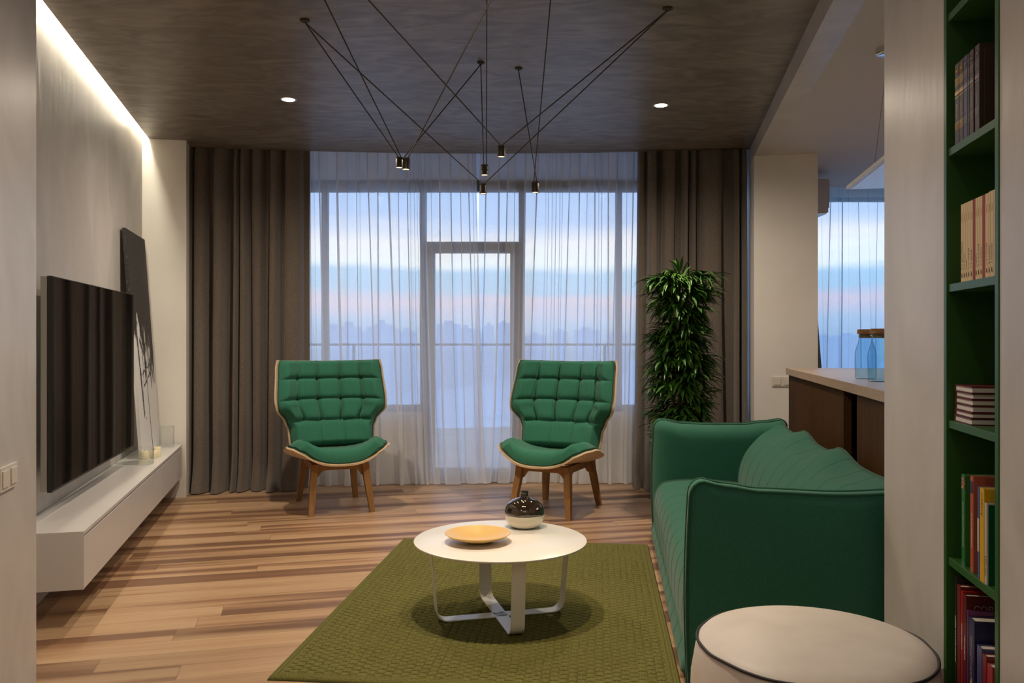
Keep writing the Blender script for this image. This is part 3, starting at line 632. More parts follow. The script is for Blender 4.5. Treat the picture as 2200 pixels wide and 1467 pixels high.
def make_chair(label):
    t = thing('armchair', label, 'armchair', group='green tufted armchairs by the window')
    b = BM(); grid_slab(b, lambda u,v: back_pt(2*u-1, v, 0), lambda u,v: back_pt(2*u-1, v, -.014), 36, 36); obj('back_shell', b, M['birch'], t, smooth=True, angle=40)
    b = BM(); grid_slab(b, lambda u,v: back_pt(2*u-1, .012+.976*v, back_thick(2*u-1, v), .012), lambda u,v: back_pt(2*u-1, .012+.976*v, .0015, .012), 120, 110); bc = obj('back_cushion', b, M['green'], t, smooth=True)
    e = []
    for i in range(200):
        s = i/200*4; k = int(s); f = s-k
        u, v = [( -1+2*f, 0), (1, f), (1-2*f, 1), (-1, 1-f)][k]
        e.append(back_pt(u, .012+.976*v, .010, .010))
    b = BM(); tube(b, e, .0042, 6, closed=True); obj('piping', b, M['green_pipe'], bc, smooth=True)
    b = BM(); grid_slab(b, lambda u,v: seat_pt(2*u-1, v, 0), lambda u,v: seat_pt(2*u-1, v, -.014), 48, 24); obj('seat_shell', b, M['birch'], t, smooth=True, angle=40)
    b = BM(); grid_slab(b, lambda u,v: seat_pt(2*u-1, v, seat_thick(2*u-1, v), .014), lambda u,v: seat_pt(2*u-1, v, .0015, .014), 110, 60); sc_ = obj('seat_cushion', b, M['green'], t, smooth=True)
    e = []
    for i in range(200):
        s = i/200*4; k = int(s); f = s-k
        u, v = [( -1+2*f, 0), (1, f), (1-2*f, 1), (-1, 1-f)][k]
        e.append(seat_pt(u, v, .012, .010))
    b = BM(); tube(b, e, .0045, 6, closed=True); obj('piping', b, M['green_pipe'], sc_, smooth=True)
    # base: legs with curved shoulders and rails
    tx, ty, tz = .185, .235, .368
    for sx in (-1,1):
        for sy in (-1,1):
            fx_, fy_ = sx*.2275, sy*.315
            b = BM(); R = []
            for k in range(9):
                f = k/8; w = lerp(.019, .027, f); w2 = w*(1+ (max(0,f-.75)/.25)**2*.5)
                c = Vector((lerp(fx_, sx*tx, f), lerp(fy_, sy*ty, f), tz*f))
                R.append([b.verts.new(c+Vector((dx*w, dy*w2*1.05, 0))) for dx,dy in ((-1,-1),(1,-1),(1,1),(-1,1))])
            for A, B in zip(R, R[1:]):
                for q in range(4): b.faces.new([A[q],A[(q+1)%4],B[(q+1)%4],B[q]])
            b.faces.new(R[0][::-1]); b.faces.new(R[-1]); bmesh.ops.bevel(b, geom=[e for e in b.edges if abs((e.verts[0].co-e.verts[1].co).normalized().z) > .8], offset=.004, segments=2, affect='EDGES')
            obj('leg', b, M['oak'], t, smooth=True, angle=35)
    def arch(p0, p1, w):   # rail with underside arching into the legs
        b = BM(); R = []; d = (p1-p0); n = Vector((-d.y,d.x,0)).normalized()
        for k in range(21):
            f = k/20; c = p0+d*f; e_ = min(f,1-f)*d.length; hgt = .05+.05*max(0,1-e_/.055)**2
            R.append([b.verts.new(c+n*a*w+Vector((0,0,z_))) for a, z_ in ((-1,-hgt),(1,-hgt),(1,0),(-1,0))])
        for A, B in zip(R, R[1:]):
            for q in range(4): b.faces.new([A[q],A[(q+1)%4],B[(q+1)%4],B[q]])
        b.faces.new(R[0][::-1]); b.faces.new(R[-1]); return b
    z = tz+.002
    for sy in (-1,1): obj('rail', arch(Vector((-tx+.02,sy*ty,z)), Vector((tx-.02,sy*ty,z)), .016), M['oak'], t, smooth=True, angle=35)
    for sx in (-1,1): obj('rail', arch(Vector((sx*tx,-ty+.02,z)), Vector((sx*tx,ty-.02,z)), .020), M['oak'], t, smooth=True, angle=35)
    # bracket linking seat to back
    b = BM()
    for sx in (-1,1):
        pts = [(-.02,.325),(.10,.33),(.19,.36),(.215,.47),(.26,.60),(.235,.60),(.19,.48),(.165,.39),(.10,.36),(-.02,.347)]
        A = [b.verts.new((sx*.09-.016,p[0],p[1])) for p in pts]; B = [b.verts.new((sx*.09+.016,p[0],p[1])) for p in pts]
        b.faces.new(A); b.faces.new(B[::-1])
        for q in range(len(pts)): b.faces.new([A[q],A[(q+1)%len(pts)],B[(q+1)%len(pts)],B[q]])
    obj('back_bracket', b, M['birch'], t)
    return t
ch = make_chair('green tufted wingback armchair with oak legs before the left dark curtain')
ch.location = (-1.379,6.50,0); ch.rotation_euler = (0,0,radians(22))
ch2 = copy_tree(ch); ch2.location = (.338,6.37,0); ch2.rotation_euler = (0,0,radians(-25.8)); ch2['label'] = 'green tufted wingback armchair with oak legs between the sheer curtain and the sofa'
# ------------------------------------------------------------------ sofa
SO = Vector((.634,2.985,0)); da = Vector((.117,1,0)).normalized(); db = Vector((da.y,-da.x,0))
t = thing('sofa', 'long green wool sofa with waved backrest and piped arms beside the rug', 'sofa', SO, 0)
SM = Matrix(((da.x,db.x,0,0),(da.y,db.y,0,0),(0,0,1,0),(0,0,0,1)))   # local (a,b,z)->world offset
SL, SDp = 2.55, .835
def sweep(sec, a0, a1, n, seams, pinch=.010, sw=.012, zf=None, cap=.05):
    """sec(a) -> closed list of (b,z); swept along a with pinched seams"""
    b = BM(); R = []
    for i in range(n+1):
        a = lerp(a0, a1, i/n); ps = sec(a)
        cb = sum(p[0] for p in ps)/len(ps); cz = sum(p[1] for p in ps)/len(ps)
        pin = sum(exp(-((a-s)/sw)**2) for s in seams)*pinch
        e = min(a-a0, a1-a); cp = 1-sqrt(max(0, 1-max(0,1-e/cap)**2)) 
        row = []
        for (pb_, pz) in ps:
            d = Vector((pb_-cb, pz-cz)); l = d.length; k = (l-pin-cp*.05)/l
            z_ = cz+d.y*k
            row.append(b.verts.new(SM @ Vector((a, cb+d.x*k, max(z_,.012)))))
        R.append(row)
    m = len(R[0])
    for A, B in zip(R, R[1:]):
        for q in range(m): b.faces.new([A[q],A[(q+1)%m],B[(q+1)%m],B[q]])
    b.faces.new(R[0][::-1]); b.faces.new(R[-1]); return b
def smooth_closed(pts, n=6):
    out = []; m = len(pts)
    for i in range(m):
        p0,p1,p2,p3 = (Vector(pts[(i+k-1)%m]) for k in range(4))
        for j in range(n):
            s = j/n; q = .5*((2*p1)+(-p0+p2)*s+(2*p0-5*p1+4*p2-p3)*s*s+(-p0+3*p1-3*p2+p3)*s**3); out.append((q.x,q.y))
    return out
seatsec = smooth_closed([(.03,.03),(.0,.15),(.0,.28),(.03,.37),(.11,.405),(.30,.415),(.52,.400),(.66,.36),(.66,.10),(.6,.03)])
sseams = [.30+.19*i for i in range(11)]
def seat_sec(a):
    w = 0
    return seatsec
b = sweep(seat_sec, .10, SL-.08, 440, sseams, .0045, .007); obj('seat', b, M['sofa'], t, smooth=True)
def crest(a):  # scalloped crest height
    f = (a-1.80)/.74; c_ = .5+.5*cos(2*pi*f); return .722+.046*c_**1.6*sm((a-.25)/.6)
def back_sec(a):
    c = crest(a); o = .010*(.5-.5*cos(2*pi*(a-1.80)/.74))
    k = sm((a-(SL-.45))/.4)
    return smooth_closed([(.52,.34),(.515,.46),(.555,.58),(.64,.68),(.72-.01*k,c-.014),(.79+o,c+.010),(.82+o,c-.03),(.835,.55),(.84,.3),(.83,.05),(.70,.03),(.58,.15)])
b = sweep(back_sec, .08, SL-.03, 440, [x+.03 for x in sseams], .0045, .007); obj('backrest', b, M['sofa'], t, smooth=True)
b = BM(); tube(b, [SM @ Vector((lerp(.10,SL-.05,i/120), .800+.010*(.5-.5*cos(2*pi*(lerp(.10,SL-.05,i/120)-1.80)/.74)), crest(lerp(.10,SL-.05,i/120))+.010)) for i in range(121)], .007, 8); obj('back_piping', b, M['green_pipe'], t, smooth=True)
def arm(a_out, a_in, top, bulge_in, bulge_out, front=0.0):
    """upholstered slab; outline in (b,z), faces bulge"""
    pts = []
    N1 = 30
    for i in range(N1): pts.append((front+.012*sin(pi*i/N1)*-1, lerp(.012,top(0)-.055,i/N1)))
    for i in range(8):
        a = pi/2*i/8; pts.append((front+.05-.05*cos(a), top(0)-.055+.055*sin(a)))
    for i in range(41): x = lerp(.05,SDp-.04,i/40); pts.append((x, top(x)))
    for i in range(1,8):
        a = pi/2*i/8; pts.append((SDp-.04+.04*sin(a), top(SDp)-.04+.04*cos(a)))
    for i in range(N1): pts.append((SDp, lerp(top(SDp)-.04,.012,i/N1)))
    for i in range(1,20): pts.append((lerp(SDp,front,i/20), .012))
    c = Vector((SDp/2, .38)); b = BM(); n = len(pts)
    def rings(a_edge, bulge, sgn):
        prev = None; out = []
        for k in range(14):
            q = k/13; s = 1-q; h_ = bulge*(1-(s)**5)**.5 if q > 0 else 0
            if s < .04: break
            row = []
            for (pb_, pz) in pts:
                # inset toward an inner skeleton rectangle
                ib = min(max(pb_, .30), SDp-.30); iz = min(max(pz,.25),.50)
                bb_, zz = lerp(ib,pb_,s), lerp(iz,pz,s)
                wr = .0022*noise.noise(Vector((bb_*10, zz*5, sgn*3)))*min(1,q*4)
                row.append(b.verts.new(SM @ Vector((a_edge+sgn*(h_+wr), bb_, zz))))
            out.append(row)
        return out
    A = rings(a_out, bulge_out, -1 if a_out < a_in else 1); B = rings(a_in, bulge_in, 1 if a_out < a_in else -1)
    for RR in (A, B):
        for X, Y_ in zip(RR, RR[1:]):
            for i in range(n): b.faces.new([X[i],X[(i+1)%n],Y_[(i+1)%n],Y_[i]])
        b.faces.new(RR[-1])
    for i in range(n): b.faces.new([A[0][i],A[0][(i+1)%n],B[0][(i+1)%n],B[0][i]])
    return b, pts
near_top = lambda x: interp([(0,.790),(.04,.790),(.12,.774),(.25,.758),(.5,.752),(.83,.768)], x)
far_top = lambda x: interp([(0,.772),(.05,.772),(.18,.752),(.35,.745),(.55,.748),(.70,.765),(.83,.782)], x)
bm_, pts_ = arm(.0, .075, near_top, .085, .012); ar1 = obj('arm', bm_, M['sofa'], t, smooth=True)
bm2, pts2 = arm(SL, SL-.085, far_top, .12, .03); ar2 = obj('arm', bm2, M['sofa'], t, smooth=True)
for pts, aa, am in ((pts_,.0,ar1), (pts_,.075,ar1), (pts2,SL-.085,ar2), (pts2,SL,ar2)):
    b = BM(); k = len(pts)-20; tube(b, [SM @ Vector((aa,p[0],p[1])) for p in pts[:k:2]], .0058, 8); obj('piping', b, M['green_pipe'], am, smooth=True)
# ------------------------------------------------------------------ pouf
t = thing('pouf', 'round cream leather pouf with black piping in the right foreground', 'pouf', (.812,2.262,0))
b = BM(); lathe(b, [(0,.01),(.28,.01),(.312,.03),(.322,.12),(.327,.26),(.322,.38),(.310,.45),(.302,.474)], 96); 
body = obj('side', b, M['white_vinyl'], t, smooth=True)
b = BM(); lathe(b, [(.302,.475),(.290,.487),(.25,.499),(.15,.510),(0,.514)], 96); obj('top', b, M['white_vinyl'], t, smooth=True)
b = BM(); tube(b, [((.3045+.0012*sin(7*a)+.0008*sin(17*a))*cos(a), (.3045+.0012*sin(7*a))*sin(a), .4765+.0015*sin(9*a)) for a in [2*pi*i/160 for i in range(160)]], .0042, 8, closed=True); obj('piping', b, M['blackcord'], t, smooth=True)
for a in (radians(-100), radians(20), radians(140)):
    b = BM(); tube(b, [((r+.0006)*cos(a),(r+.0006)*sin(a),z) for r,z in [(.312,.03),(.322,.12),(.327,.26),(.322,.38),(.310,.45),(.303,.474)]], .0012, 6); obj('seam', b, M['white_vinyl'], t, smooth=True)
# ------------------------------------------------------------------ plant
random.seed(11)
t = thing('potted_ficus', 'tall bushy ficus with long narrow leaves behind the far sofa arm', 'plant', (1.235,6.15,0))
b = BM(); lathe(b, [(0,0),(.13,0),(.14,.01),(.17,.36),(.175,.38),(.16,.38),(.155,.34),(0,.34)], 40); obj('pot', b, M['pot'], t, smooth=True, angle=40)
b = BM(); lathe(b, [(0,.345),(.155,.342)], 24); obj('soil', b, M['soil'], t)
b = BM()
for k in range(4):
    a = k*1.6; pts = [(.045*cos(a+z_*4)*(1-z_*.3)+.01*sin(z_*9+k), .045*sin(a+z_*4)*(1-z_*.3), .34+z_*1.42) for z_ in [i/24 for i in range(25)]]
    tube(b, pts, [lerp(.011,.004,i/24) for i in range(25)], 7)
twigs = []
for i in range(300):
    z0_ = random.uniform(.45,1.72); a = random.uniform(0,2*pi); R0 = random.uniform(.09,.215)*(1.1 if z0_ > 1.5 else 1)
    p0 = Vector((0,0,z0_)); p1 = Vector((R0*cos(a)*.6, R0*sin(a)*.6, z0_+.06)); p2 = Vector((R0*cos(a), R0*sin(a), z0_+.05))
    tube(b, [p0,p1,p2], .002, 4); twigs.append((p0,p1,p2,a))
obj('stem', b, M['bark'], t, smooth=True)
def leaf(b, base, dirv, L, w, droop, up=Vector((0,0,1))):
    d = dirv.normalized(); s = d.cross(up)
    if s.length < .05: s = Vector((1,0,0))
    s.normalize(); n = s.cross(d).normalized(); prevs = None; K = 7; p = base.copy()
    for k in range(K+1):
        f = k/K; wd = w*sin(pi*min(1,f**.8*.98+.02))**.9*.5+.0004
        row = [b.verts.new(p-s*wd+n*wd*.35), b.verts.new(p), b.verts.new(p+s*wd+n*wd*.35)]
        if prevs:
            for q in (0,1): b.faces.new([prevs[q],prevs[q+1],row[q+1],row[q]])
        prevs = row
        d = (d-up*droop*(.4+f)).normalized(); n = s.cross(d).normalized(); p = p+d*(L/K)
b = BM()
for (p0,p1,p2,a) in twigs:
    for k in range(random.randint(8,11)):
        f = random.uniform(.25,1.0); base = p0.lerp(p1, f*2) if f < .5 else p1.lerp(p2, f*2-1)
        az = a+random.uniform(-1.3,1.3)
        dv = Vector((cos(az), sin(az), random.uniform(-.5,.45)))
        leaf(b, base, dv, random.uniform(.12,.19), random.uniform(.018,.029), random.uniform(.08,.22))
for i in range(56):   # crown and long outlying leaves
    az = random.uniform(0,2*pi); zz = random.choice([1.62,1.66,1.70,1.74]); r = random.uniform(.04,.16)
    leaf(b, Vector((r*cos(az), r*sin(az), zz)), Vector((cos(az), sin(az), random.uniform(.0,.6))), random.uniform(.17,.24), random.uniform(.02,.028), random.uniform(.10,.22))
for i in range(12):
    az = random.uniform(0,2*pi); leaf(b, Vector((.02*cos(az),.02*sin(az),1.72+i*.009)), Vector((cos(az),sin(az),random.uniform(.5,2.4))), .13, .02, .10)
obj('foliage', b, M['leaf'], t, smooth=True)
# ------------------------------------------------------------------ kitchen counter, jars, pendant, hood
cA = .935
Mc = frame((RX(3.3,cA),3.3,0), DR); nf = -1   # local y points to the room (left), so depth is -y
t = thing('bar_counter', 'high pale oak bar counter with dark stained front behind the sofa', 'counter'); t.matrix_world = Mc
Lc = (6.29-3.3)*sqrt(1+.178**2)
b = BM(); box(b, (0,-.75,1.031), (Lc,0,1.08), bev=.002); obj('counter_top', b, M['countertop'], t)
gap0 = (4.46-3.3)*1.016; gap1 = (4.86-3.3)*1.016
Y_of = lambda px: .965/((px-CX)/F-.178)
g1 = (Y_of(1816)-3.3)*1.016; g2 = (Y_of(1845)-3.3)*1.016
b = BM(); box(b, (g1,-.06,0), (Lc-.015,-.02,1.030)); obj('front_panel', b, M['walnut'], t)
b = BM(); box(b, (.02,-.06,0), (g2,-.02,1.030)); obj('front_panel', b, M['walnut'], t)
b = BM(); box(b, (Lc-.06,-.70,0), (Lc-.02,-.062,1.030)); obj('end_panel', b, M['walnut'], t)
b = BM(); box(b, (.05,-.30,0), (Lc-.065,-.24,1.030)); obj('back_panel', b, M['black'], t)
for (X, Y, lab) in ((1.925,4.56,'blue glass storage jar with cork lid on the counter, behind the other'), (1.872,4.27,'blue glass storage jar with cork lid on the counter, in front of the other')):
    t = thing('glass_jar', lab, 'jar', (X,Y,1.08), .2, 'corked jars on the bar counter')
    b = BM(); lathe(b, [(0,0),(.050,0),(.055,.006),(.056,.13),(.052,.16),(.040,.195),(.036,.215),(.036,.228),(.039,.230),(.039,.233),(.036,.235),(.036,.244)], 40)
    obj('jar_body', b, M['jar'], t, smooth=True, angle=60)
    b = BM(); lathe(b, [(0,.222),(.031,.222),(.033,.2445),(.043,.2445),(.044,.250),(.043,.268),(.040,.270),(0,.270)], 36); obj('cork_lid', b, M['cork'], t, smooth=True, angle=40)
# flat panel pendant over the counter
PZ = 2.10; pc = P(1818,407,1)
Yp = .8*F/(CY-407); pf = Vector(((1818-CX)/F*Yp, Yp, PZ))
t = thing('panel_pendant', 'flat white panel lamp hanging on thin wires above the counter', 'pendant lamp'); t.matrix_world = frame((pf.x,pf.y,PZ), -DR)
# local x towards camera, local y = to the right
b = BM(); box(b, (0,0,0), (1.5,.34,.018), bev=.002); obj('light_panel', b, M['white_lacquer'], t)
b = BM(); box(b, (.02,.02,-.002), (1.48,.32,.0)); obj('diffuser', b, mat('acrylic_diffuser',(.75,.78,.80),.12), t)
Mi = t.matrix_world.inverted(); can = Vector((1.93,4.30,KZ))
for q in ((.52,.02,.018), (.52,.32,.018)):
    b = BM(); tube(b, [q, Mi @ (can-Vector((0,0,.03)))], .0012, 5); obj('suspension_wire', b, M['chrome'], t)
    b = BM(); lathe(b, [(0,0),(.006,0),(.006,.016),(0,.018)], 12, c=q); obj('wire_grip', b, M['canopy_chrome'], t)
b = BM(); lathe(b, [(0,0),(.055,0),(.06,.004),(.06,.03),(0,.03)], 36, c=Mi @ (can-Vector((0,0,.03)))); obj('canopy', b, M['canopy_chrome'], t, smooth=True, angle=40)
# extractor box beyond the column
Yh = 7.4; h0 = P(1745,384,Yh); h1 = P(1780,456,Yh)
t = thing('extractor_hood', 'grey box hood fixed high behind the right column', 'hood', (h0.x,Yh,h1.z))
b = BM(); box(b, (0,0,0), (h1.x-h0.x,.5,h0.z-h1.z), bev=.003); obj('housing', b, mat('grey_satin',(.42,.40,.42),.4), t)
b = BM(); box(b, (h1.x-h0.x,.06,.05), (h1.x-h0.x+.03,.5,h0.z-h1.z)); obj('side_panel', b, mat('grey_satin_side',(.36,.35,.37),.4), t)
b = BM(); box(b, (.02,.02,-.012), (h1.x-h0.x-.01,.48,-.001)); obj('filter_grille', b, M['chrome'], t)
b = BM(); box(b, (.02,.30,h0.z-h1.z), (.12,.45,KZ-h1.z-.001)); obj('ceiling_bracket', b, M['chrome'], t)
# ------------------------------------------------------------------ cable pendants
canop = {'A': (655,43), 'I': (1434,17.5), 'F': (1033,134), 'Hh': (1114,146), 'B': (647,-110), 'C': (697,-110), 'D': (1130,-150), 'E': (1046,-150), 'G': (1196,-150)}
clab = {'B':'dark ceiling rose above the view feeding the left cable of the left lamp','C':'dark ceiling rose above the view feeding the highest lamp','D':'dark ceiling rose above the view feeding the right cable of the touching pair','E':'dark ceiling rose above the view feeding the near-vertical middle cable','G':'dark ceiling rose above the view feeding the rightmost lamp','A':'dark round ceiling rose at the upper left of the cable lamps','I':'dark round ceiling rose at the upper right of the cable lamps','F':'dark square-edged ceiling rose nearest the middle, left of its neighbour','Hh':'small dark ceiling rose carrying a single cable, just right of the middle one'}
CP = {}
for kx_, (px, py) in canop.items():
    Y = (CZ-H)*F/(CY-py); p = Vector(((px-CX)/F*Y, Y, CZ)); CP[kx_] = p
    b = BM(); r = .026 if kx_ in 'AI' else .022
    lathe(b, [(0,-.012),(r*.55,-.012),(r,-.006),(r,-.0005),(0,-.0005)], 28); o = obj('ceiling_rose', b, M['lampmetal'], smooth=True, angle=40); o.location = p
    tag(o, clab.get(kx_), 'ceiling rose', 'ceiling roses of the cable lamps')
heads = [(858,338,5.3,'AB',(-3,3),'dark cylinder pendant on two cables, left and partly hidden of the touching pair'),
         (872,340,4.9,'FD',(-4,5),'dark cylinder pendant on two cables, right one of the touching pair at left'),
         (1077,313,4.9,'CI',(-2,3),'dark cylinder pendant hanging highest in the middle of the group'),
         (1041,354,5.3,'FE',(-2,4),'dark cylinder pendant on two near-vertical cables in the middle'),
         (1038,395,5.55,'AI',(-4,4),'dark cylinder pendant hanging lowest at the centre on two wide-spread cables'),
         (1150,391,5.25,'HG',(3,-3),'dark cylinder pendant at the right on two crossing cables')]
for px, py, Y, cs, offs, lab in heads:
    p = P(px, py, Y); t = thing('pendant_lamp', lab, 'pendant lamp', p, 0, 'cylinder pendants on ceiling cables')
    R_ = .0232; hh = .066
    b = BM(); lathe(b, [(0,0),(R_-.001,0),(R_,-.001),(R_,-.008),(R_-.0008,-.009),(R_,-.010),(R_,-hh),(R_-.002,-hh),(R_-.002,-hh+.006),(0,-hh+.006)], 32); lh = obj('lamp_head', b, M['lampmetal'], t, smooth=True, angle=40)
    b = BM(); lathe(b, [(0,-hh+.003),(R_-.0025,-hh+.003)], 28); obj('lens', b, M['warm_lens'], lh)
    for c_, of in zip(cs, offs):
        cpt = CP['Hh' if c_ == 'H' else c_]; a = Vector((of/F*Y,0,0)); e_ = cpt-p; e_ = e_-e_.normalized()*0.0; e_.z -= .012
        b = BM(); tube(b, [a, a+Vector((0,0,.006)), e_], .0033, 6); obj('cable', b, M['bronze'], t, smooth=True)
    lamp('pendant_bulb', 'SPOT', p-Vector((0,0,hh+.002)), 5, (1,.74,.42), spot_size=radians(95), spot_blend=.8, shadow_soft_size=.018)
# ------------------------------------------------------------------ bookcase
Ms = frame((RX(ya),ya,0), DR)   # local x away from camera along the wall, local y toward the room; depth = -y
WB = (yb-ya)*sqrt(1+.178**2)
t = thing('bookcase', 'green painted built-in bookcase set into the right wall', 'bookcase'); t.matrix_world = Ms
for x0_, x1_ in ((0.0005,.020), (WB-.022,WB-.0005)):
    b = BM(); box(b, (x0_,-SD,0), (x1_,.003,TOP-.01)); obj('side_panel', b, M['green_paint'], t)
b = BM(); box(b, (.020,-SD,0), (WB-.022,-SD+.012,TOP-.01)); obj('back_panel', b, M['green_paint'], t)
shelves = [2.158,1.8015,1.443,1.084,.722,.36]
for z_ in shelves:
    b = BM(); box(b, (.0205,-SD+.0125,z_-.0205), (WB-.0225,-.002,z_), bev=.001); obj('shelf', b, M['green_paint'], t)
paper = mat('paper_edge', (.60,.54,.45), .8)
def textmesh(s, size):
    c = bpy.data.curves.new('lettering', 'FONT'); c.body = s; c.size = size; c.align_x = 'LEFT'; c.align_y = 'CENTER'; c.extrude = .00012
    o = bpy.data.objects.new('tmp', c); COL.objects.link(o); dg = bpy.context.evaluated_depsgraph_get(); dg.update()
    me = bpy.data.meshes.new_from_object(o.evaluated_get(dg)); bpy.data.objects.remove(o); me.name = 'lettering'; return me
GOLD = mat('gold_foil', (.62,.36,.08), .35, .7); SILV = mat('dull_silver_foil', (.30,.26,.24), .4, .6)
INK = mat('black_ink', (.03,.03,.03), .6); WHT = mat('white_ink', (.75,.72,.66), .6)
def book(px_l, px_r, z_, h, d, cover, label, cat='book', s=.004, group=None, text=None, tmat=None, tsize=.008, tpos=.02, tilt=0, up=True, deco=None, hard=True):
    """px_l / px_r : spine edges as seen on the bookcase front plane; z_ shelf height"""
    a = .7586+1.016*s
    yl = a/((px_l-CX)/F-.178); yr = a/((px_r-CX)/F-.178)     # left edge is the far one
    x1 = (yl-ya)*1.0157; x0 = (yr-ya)*1.0157; w = x1-x0-.0008
    t = thing('book', label, cat, group=group); t.matrix_world = Ms @ Matrix.Translation((x0+.0004,-s,z_+.0002)) @ Matrix.Rotation(tilt,4,'Y')
    c = .0018 if hard else .0005
    b = BM(); box(b, (0,-d,0), (c,0,h)); box(b, (w-c,-d,0), (w,0,h)); box(b, (c,-.0025,0), (w-c,0.0006,h)); cov = obj('cover', b, cover, t)
    b = BM(); box(b, (c+.0001,-d+.004,.0025 if hard else .0002), (w-c-.0001,-.003,h-(.003 if hard else .0002))); obj('pages', b, paper, t)
    if text:
        me = textmesh(text, tsize); o = bpy.data.objects.new('lettering', me); COL.objects.link(o); me.materials.append(tmat or INK); o.parent = cov
        # text runs bottom to top on the spine: glyph x -> +z, glyph y -> -(image left).. spine faces +y
        # local x increases away from camera = image left ; viewer sees +x to the left
        o.matrix_local = Matrix(((0,1,0,w/2),(0,0,1,.0008),(1,0,0,tpos),(0,0,0,1))) if up else Matrix(((0,-1,0,w/2),(0,0,1,.0008),(-1,0,0,tpos),(0,0,0,1)))
    if deco:
        b = BM()
        for z0_, z1_, kind in deco:
            if kind == 'bar': box(b, (.0015,.0006,z0_), (w-.0015,.0011,z1_))
            elif kind == 'hatch':
                n = int((z1_-z0_)/.0024)
                box(b, (.0012,.0006,z0_), (w-.0012,.0011,z0_+.0008)); box(b, (.0012,.0006,z1_-.0008), (w-.0012,.0011,z1_))
                for i in range(n): zz = lerp(z0_,z1_,i/n); box(b, (.002,.0006,zz), (w-.002,.0011,zz+.0009))
            elif kind == 'ring':
                rr = min(w*.38,.008); cc = Vector((w/2,.0010,(z0_+z1_)/2)); tube(b, [cc+Vector((rr*cos(2*pi*i/20),0,rr*1.15*sin(2*pi*i/20))) for i in range(20)], .0006, 5, closed=True)
                lathe(b, [(0,0),(rr*.45,0),(rr*.45,.0004),(0,.0004)], 12, M=Matrix.Translation(cc) @ Matrix.Rotation(-pi/2,4,'X'))
        obj('spine_ornament', b, tmat or GOLD, cov)
    return t, x0, w
brn = mat('brown_leather', (.045,.018,.016), .45); drk = mat('dark_leather', (.035,.020,.012), .45); nvy = mat('navy_leather', (.022,.022,.075), .45)
deco = [(.180,.196,'ring'), (.150,.170,'hatch'), (.135,.137,'bar'), (.128,.133,'bar'), (.12,.1213,'bar'), (.035,.056,'hatch')]
zT = shelves[1]
G1 = 'leather bound classics on the top visible shelf'
tops = [(2051.5,2061,drk,GOLD,'ФЛОБЕР','dark brown gold-tooled book, leftmost on the top shelf',.208),(2061,2070,brn,GOLD,'ОСТИН','red-brown gold-lettered book, second from left on the top shelf',.208),(2070,2079.5,nvy,SILV,'ГЕССЕ','navy blue tooled book among the brown ones on the top shelf',.208),
        (2079.5,2083,brn,SILV,'','thin brown book pressed right of the navy one on the top shelf',.206),(2083,2092,brn,SILV,'УАЙЛЬД','brown tooled book left of the gap before the last one on the top shelf',.208),(2094.5,2104.5,brn,SILV,'КАФКА','brown tooled book nearest the viewer on the top shelf, cover visible',.208)]
for l_, r_2, cv, tm, tx, lab, hh in tops:
    tt_, x0_, w_ = book(l_, r_2, zT, hh, .135, cv, lab, s=.006, group=G1, text=tx or None, tmat=tm, tsize=.0088, tpos=.068, deco=deco)
    if 'cover visible' in lab:   # tooled frame on the visible front cover (faces the camera: local -x)
        b = BM()
        for (y0_,y1_,z0_,z1_) in ((-.128,-.010,.196,.1975),(-.128,-.010,.010,.0115),(-.0115,-.010,.010,.1975),(-.034,-.0325,.028,.180),(-.128,-.0325,.178,.180)): box(b, (-.0006,y0_,z0_), (0,y1_,z1_))
        for i in range(34):
            z2 = .014+i*.0054; box(b, (-.0005,-.030,z2), (0,-.014,z2+.0010))
        obj('cover_tooling', b, mat('dark_gold',(.13,.085,.03),.5,.5), tt_)
crm = mat('cream_paperback', (.62,.48,.27), .6); red = mat('red_paperback', (.28,.022,.012), .6)
zs = shelves[2]; Z4 = lambda zx: 1980+zx/4.073
pb_list = [(345,366,'Ф. М. ДОСТОЕВСКИЙ'),(366,385,'И. А. БУНИН'),(385,405,'ГОМЕР'),(405,427,'И. С. ТУРГЕНЕВ'),(427,449,'Н. С. ЛЕСКОВ'),(449,471,None),(471,490,'Е. ШВАРЦ'),(490,513,'М. А. БУЛГАКОВ'),(513,533,'А. И. КУПРИН'),(533,557,None),(557,588,'И. С. ТУРГЕНЕВ'),(588,603,'Ф. ШАЛЯПИН'),(603,632,'А. АХМАТОВА'),(632,668,'А. Н. ТОЛСТОЙ')]
places = ['leftmost','second from left','third from left','fourth from left','just left of the first red spine','first red spine from the left','just right of the first red spine','second to the right of the first red spine','just left of the second red spine','second red spine from the left','just right of the second red spine','narrow one right of the second red group','second from right','rightmost']
for (l_, r_2, tx), pl in zip(pb_list, places):
    lab = ('red paperback spine on the cream book row, ' if tx is None else 'cream paperback with dark lettering, ')+pl
    tt_, x0_, w_ = book(Z4(l_), Z4(r_2), zs, .196 if l_ < 560 else .1975, .125, red if tx is None else crm, lab, s=.004, group='cream and red paperbacks on the second shelf', text=tx, tmat=INK, tsize=.0068, tpos=.030, hard=False)
    if tx:
        me = textmesh('собрание', .0042); o = bpy.data.objects.new('small_lettering', me); COL.objects.link(o); me.materials.append(mat('red_ink',(.35,.06,.03),.6) if 'red_ink' not in bpy.data.materials else bpy.data.materials['red_ink']); o.parent = tt_
        o.matrix_local = Matrix(((0,1,0,w_/2),(0,0,1,.0008),(1,0,0,.150),(0,0,0,1)))
        b = BM(); tube(b, [(w_*.35,.001,.009),(w_*.5,.001,.013),(w_*.45,.001,.018),(w_*.6,.001,.022)], [.0004,.0012,.001,.0003], 5); obj('publisher_mark', b, INK, tt_)
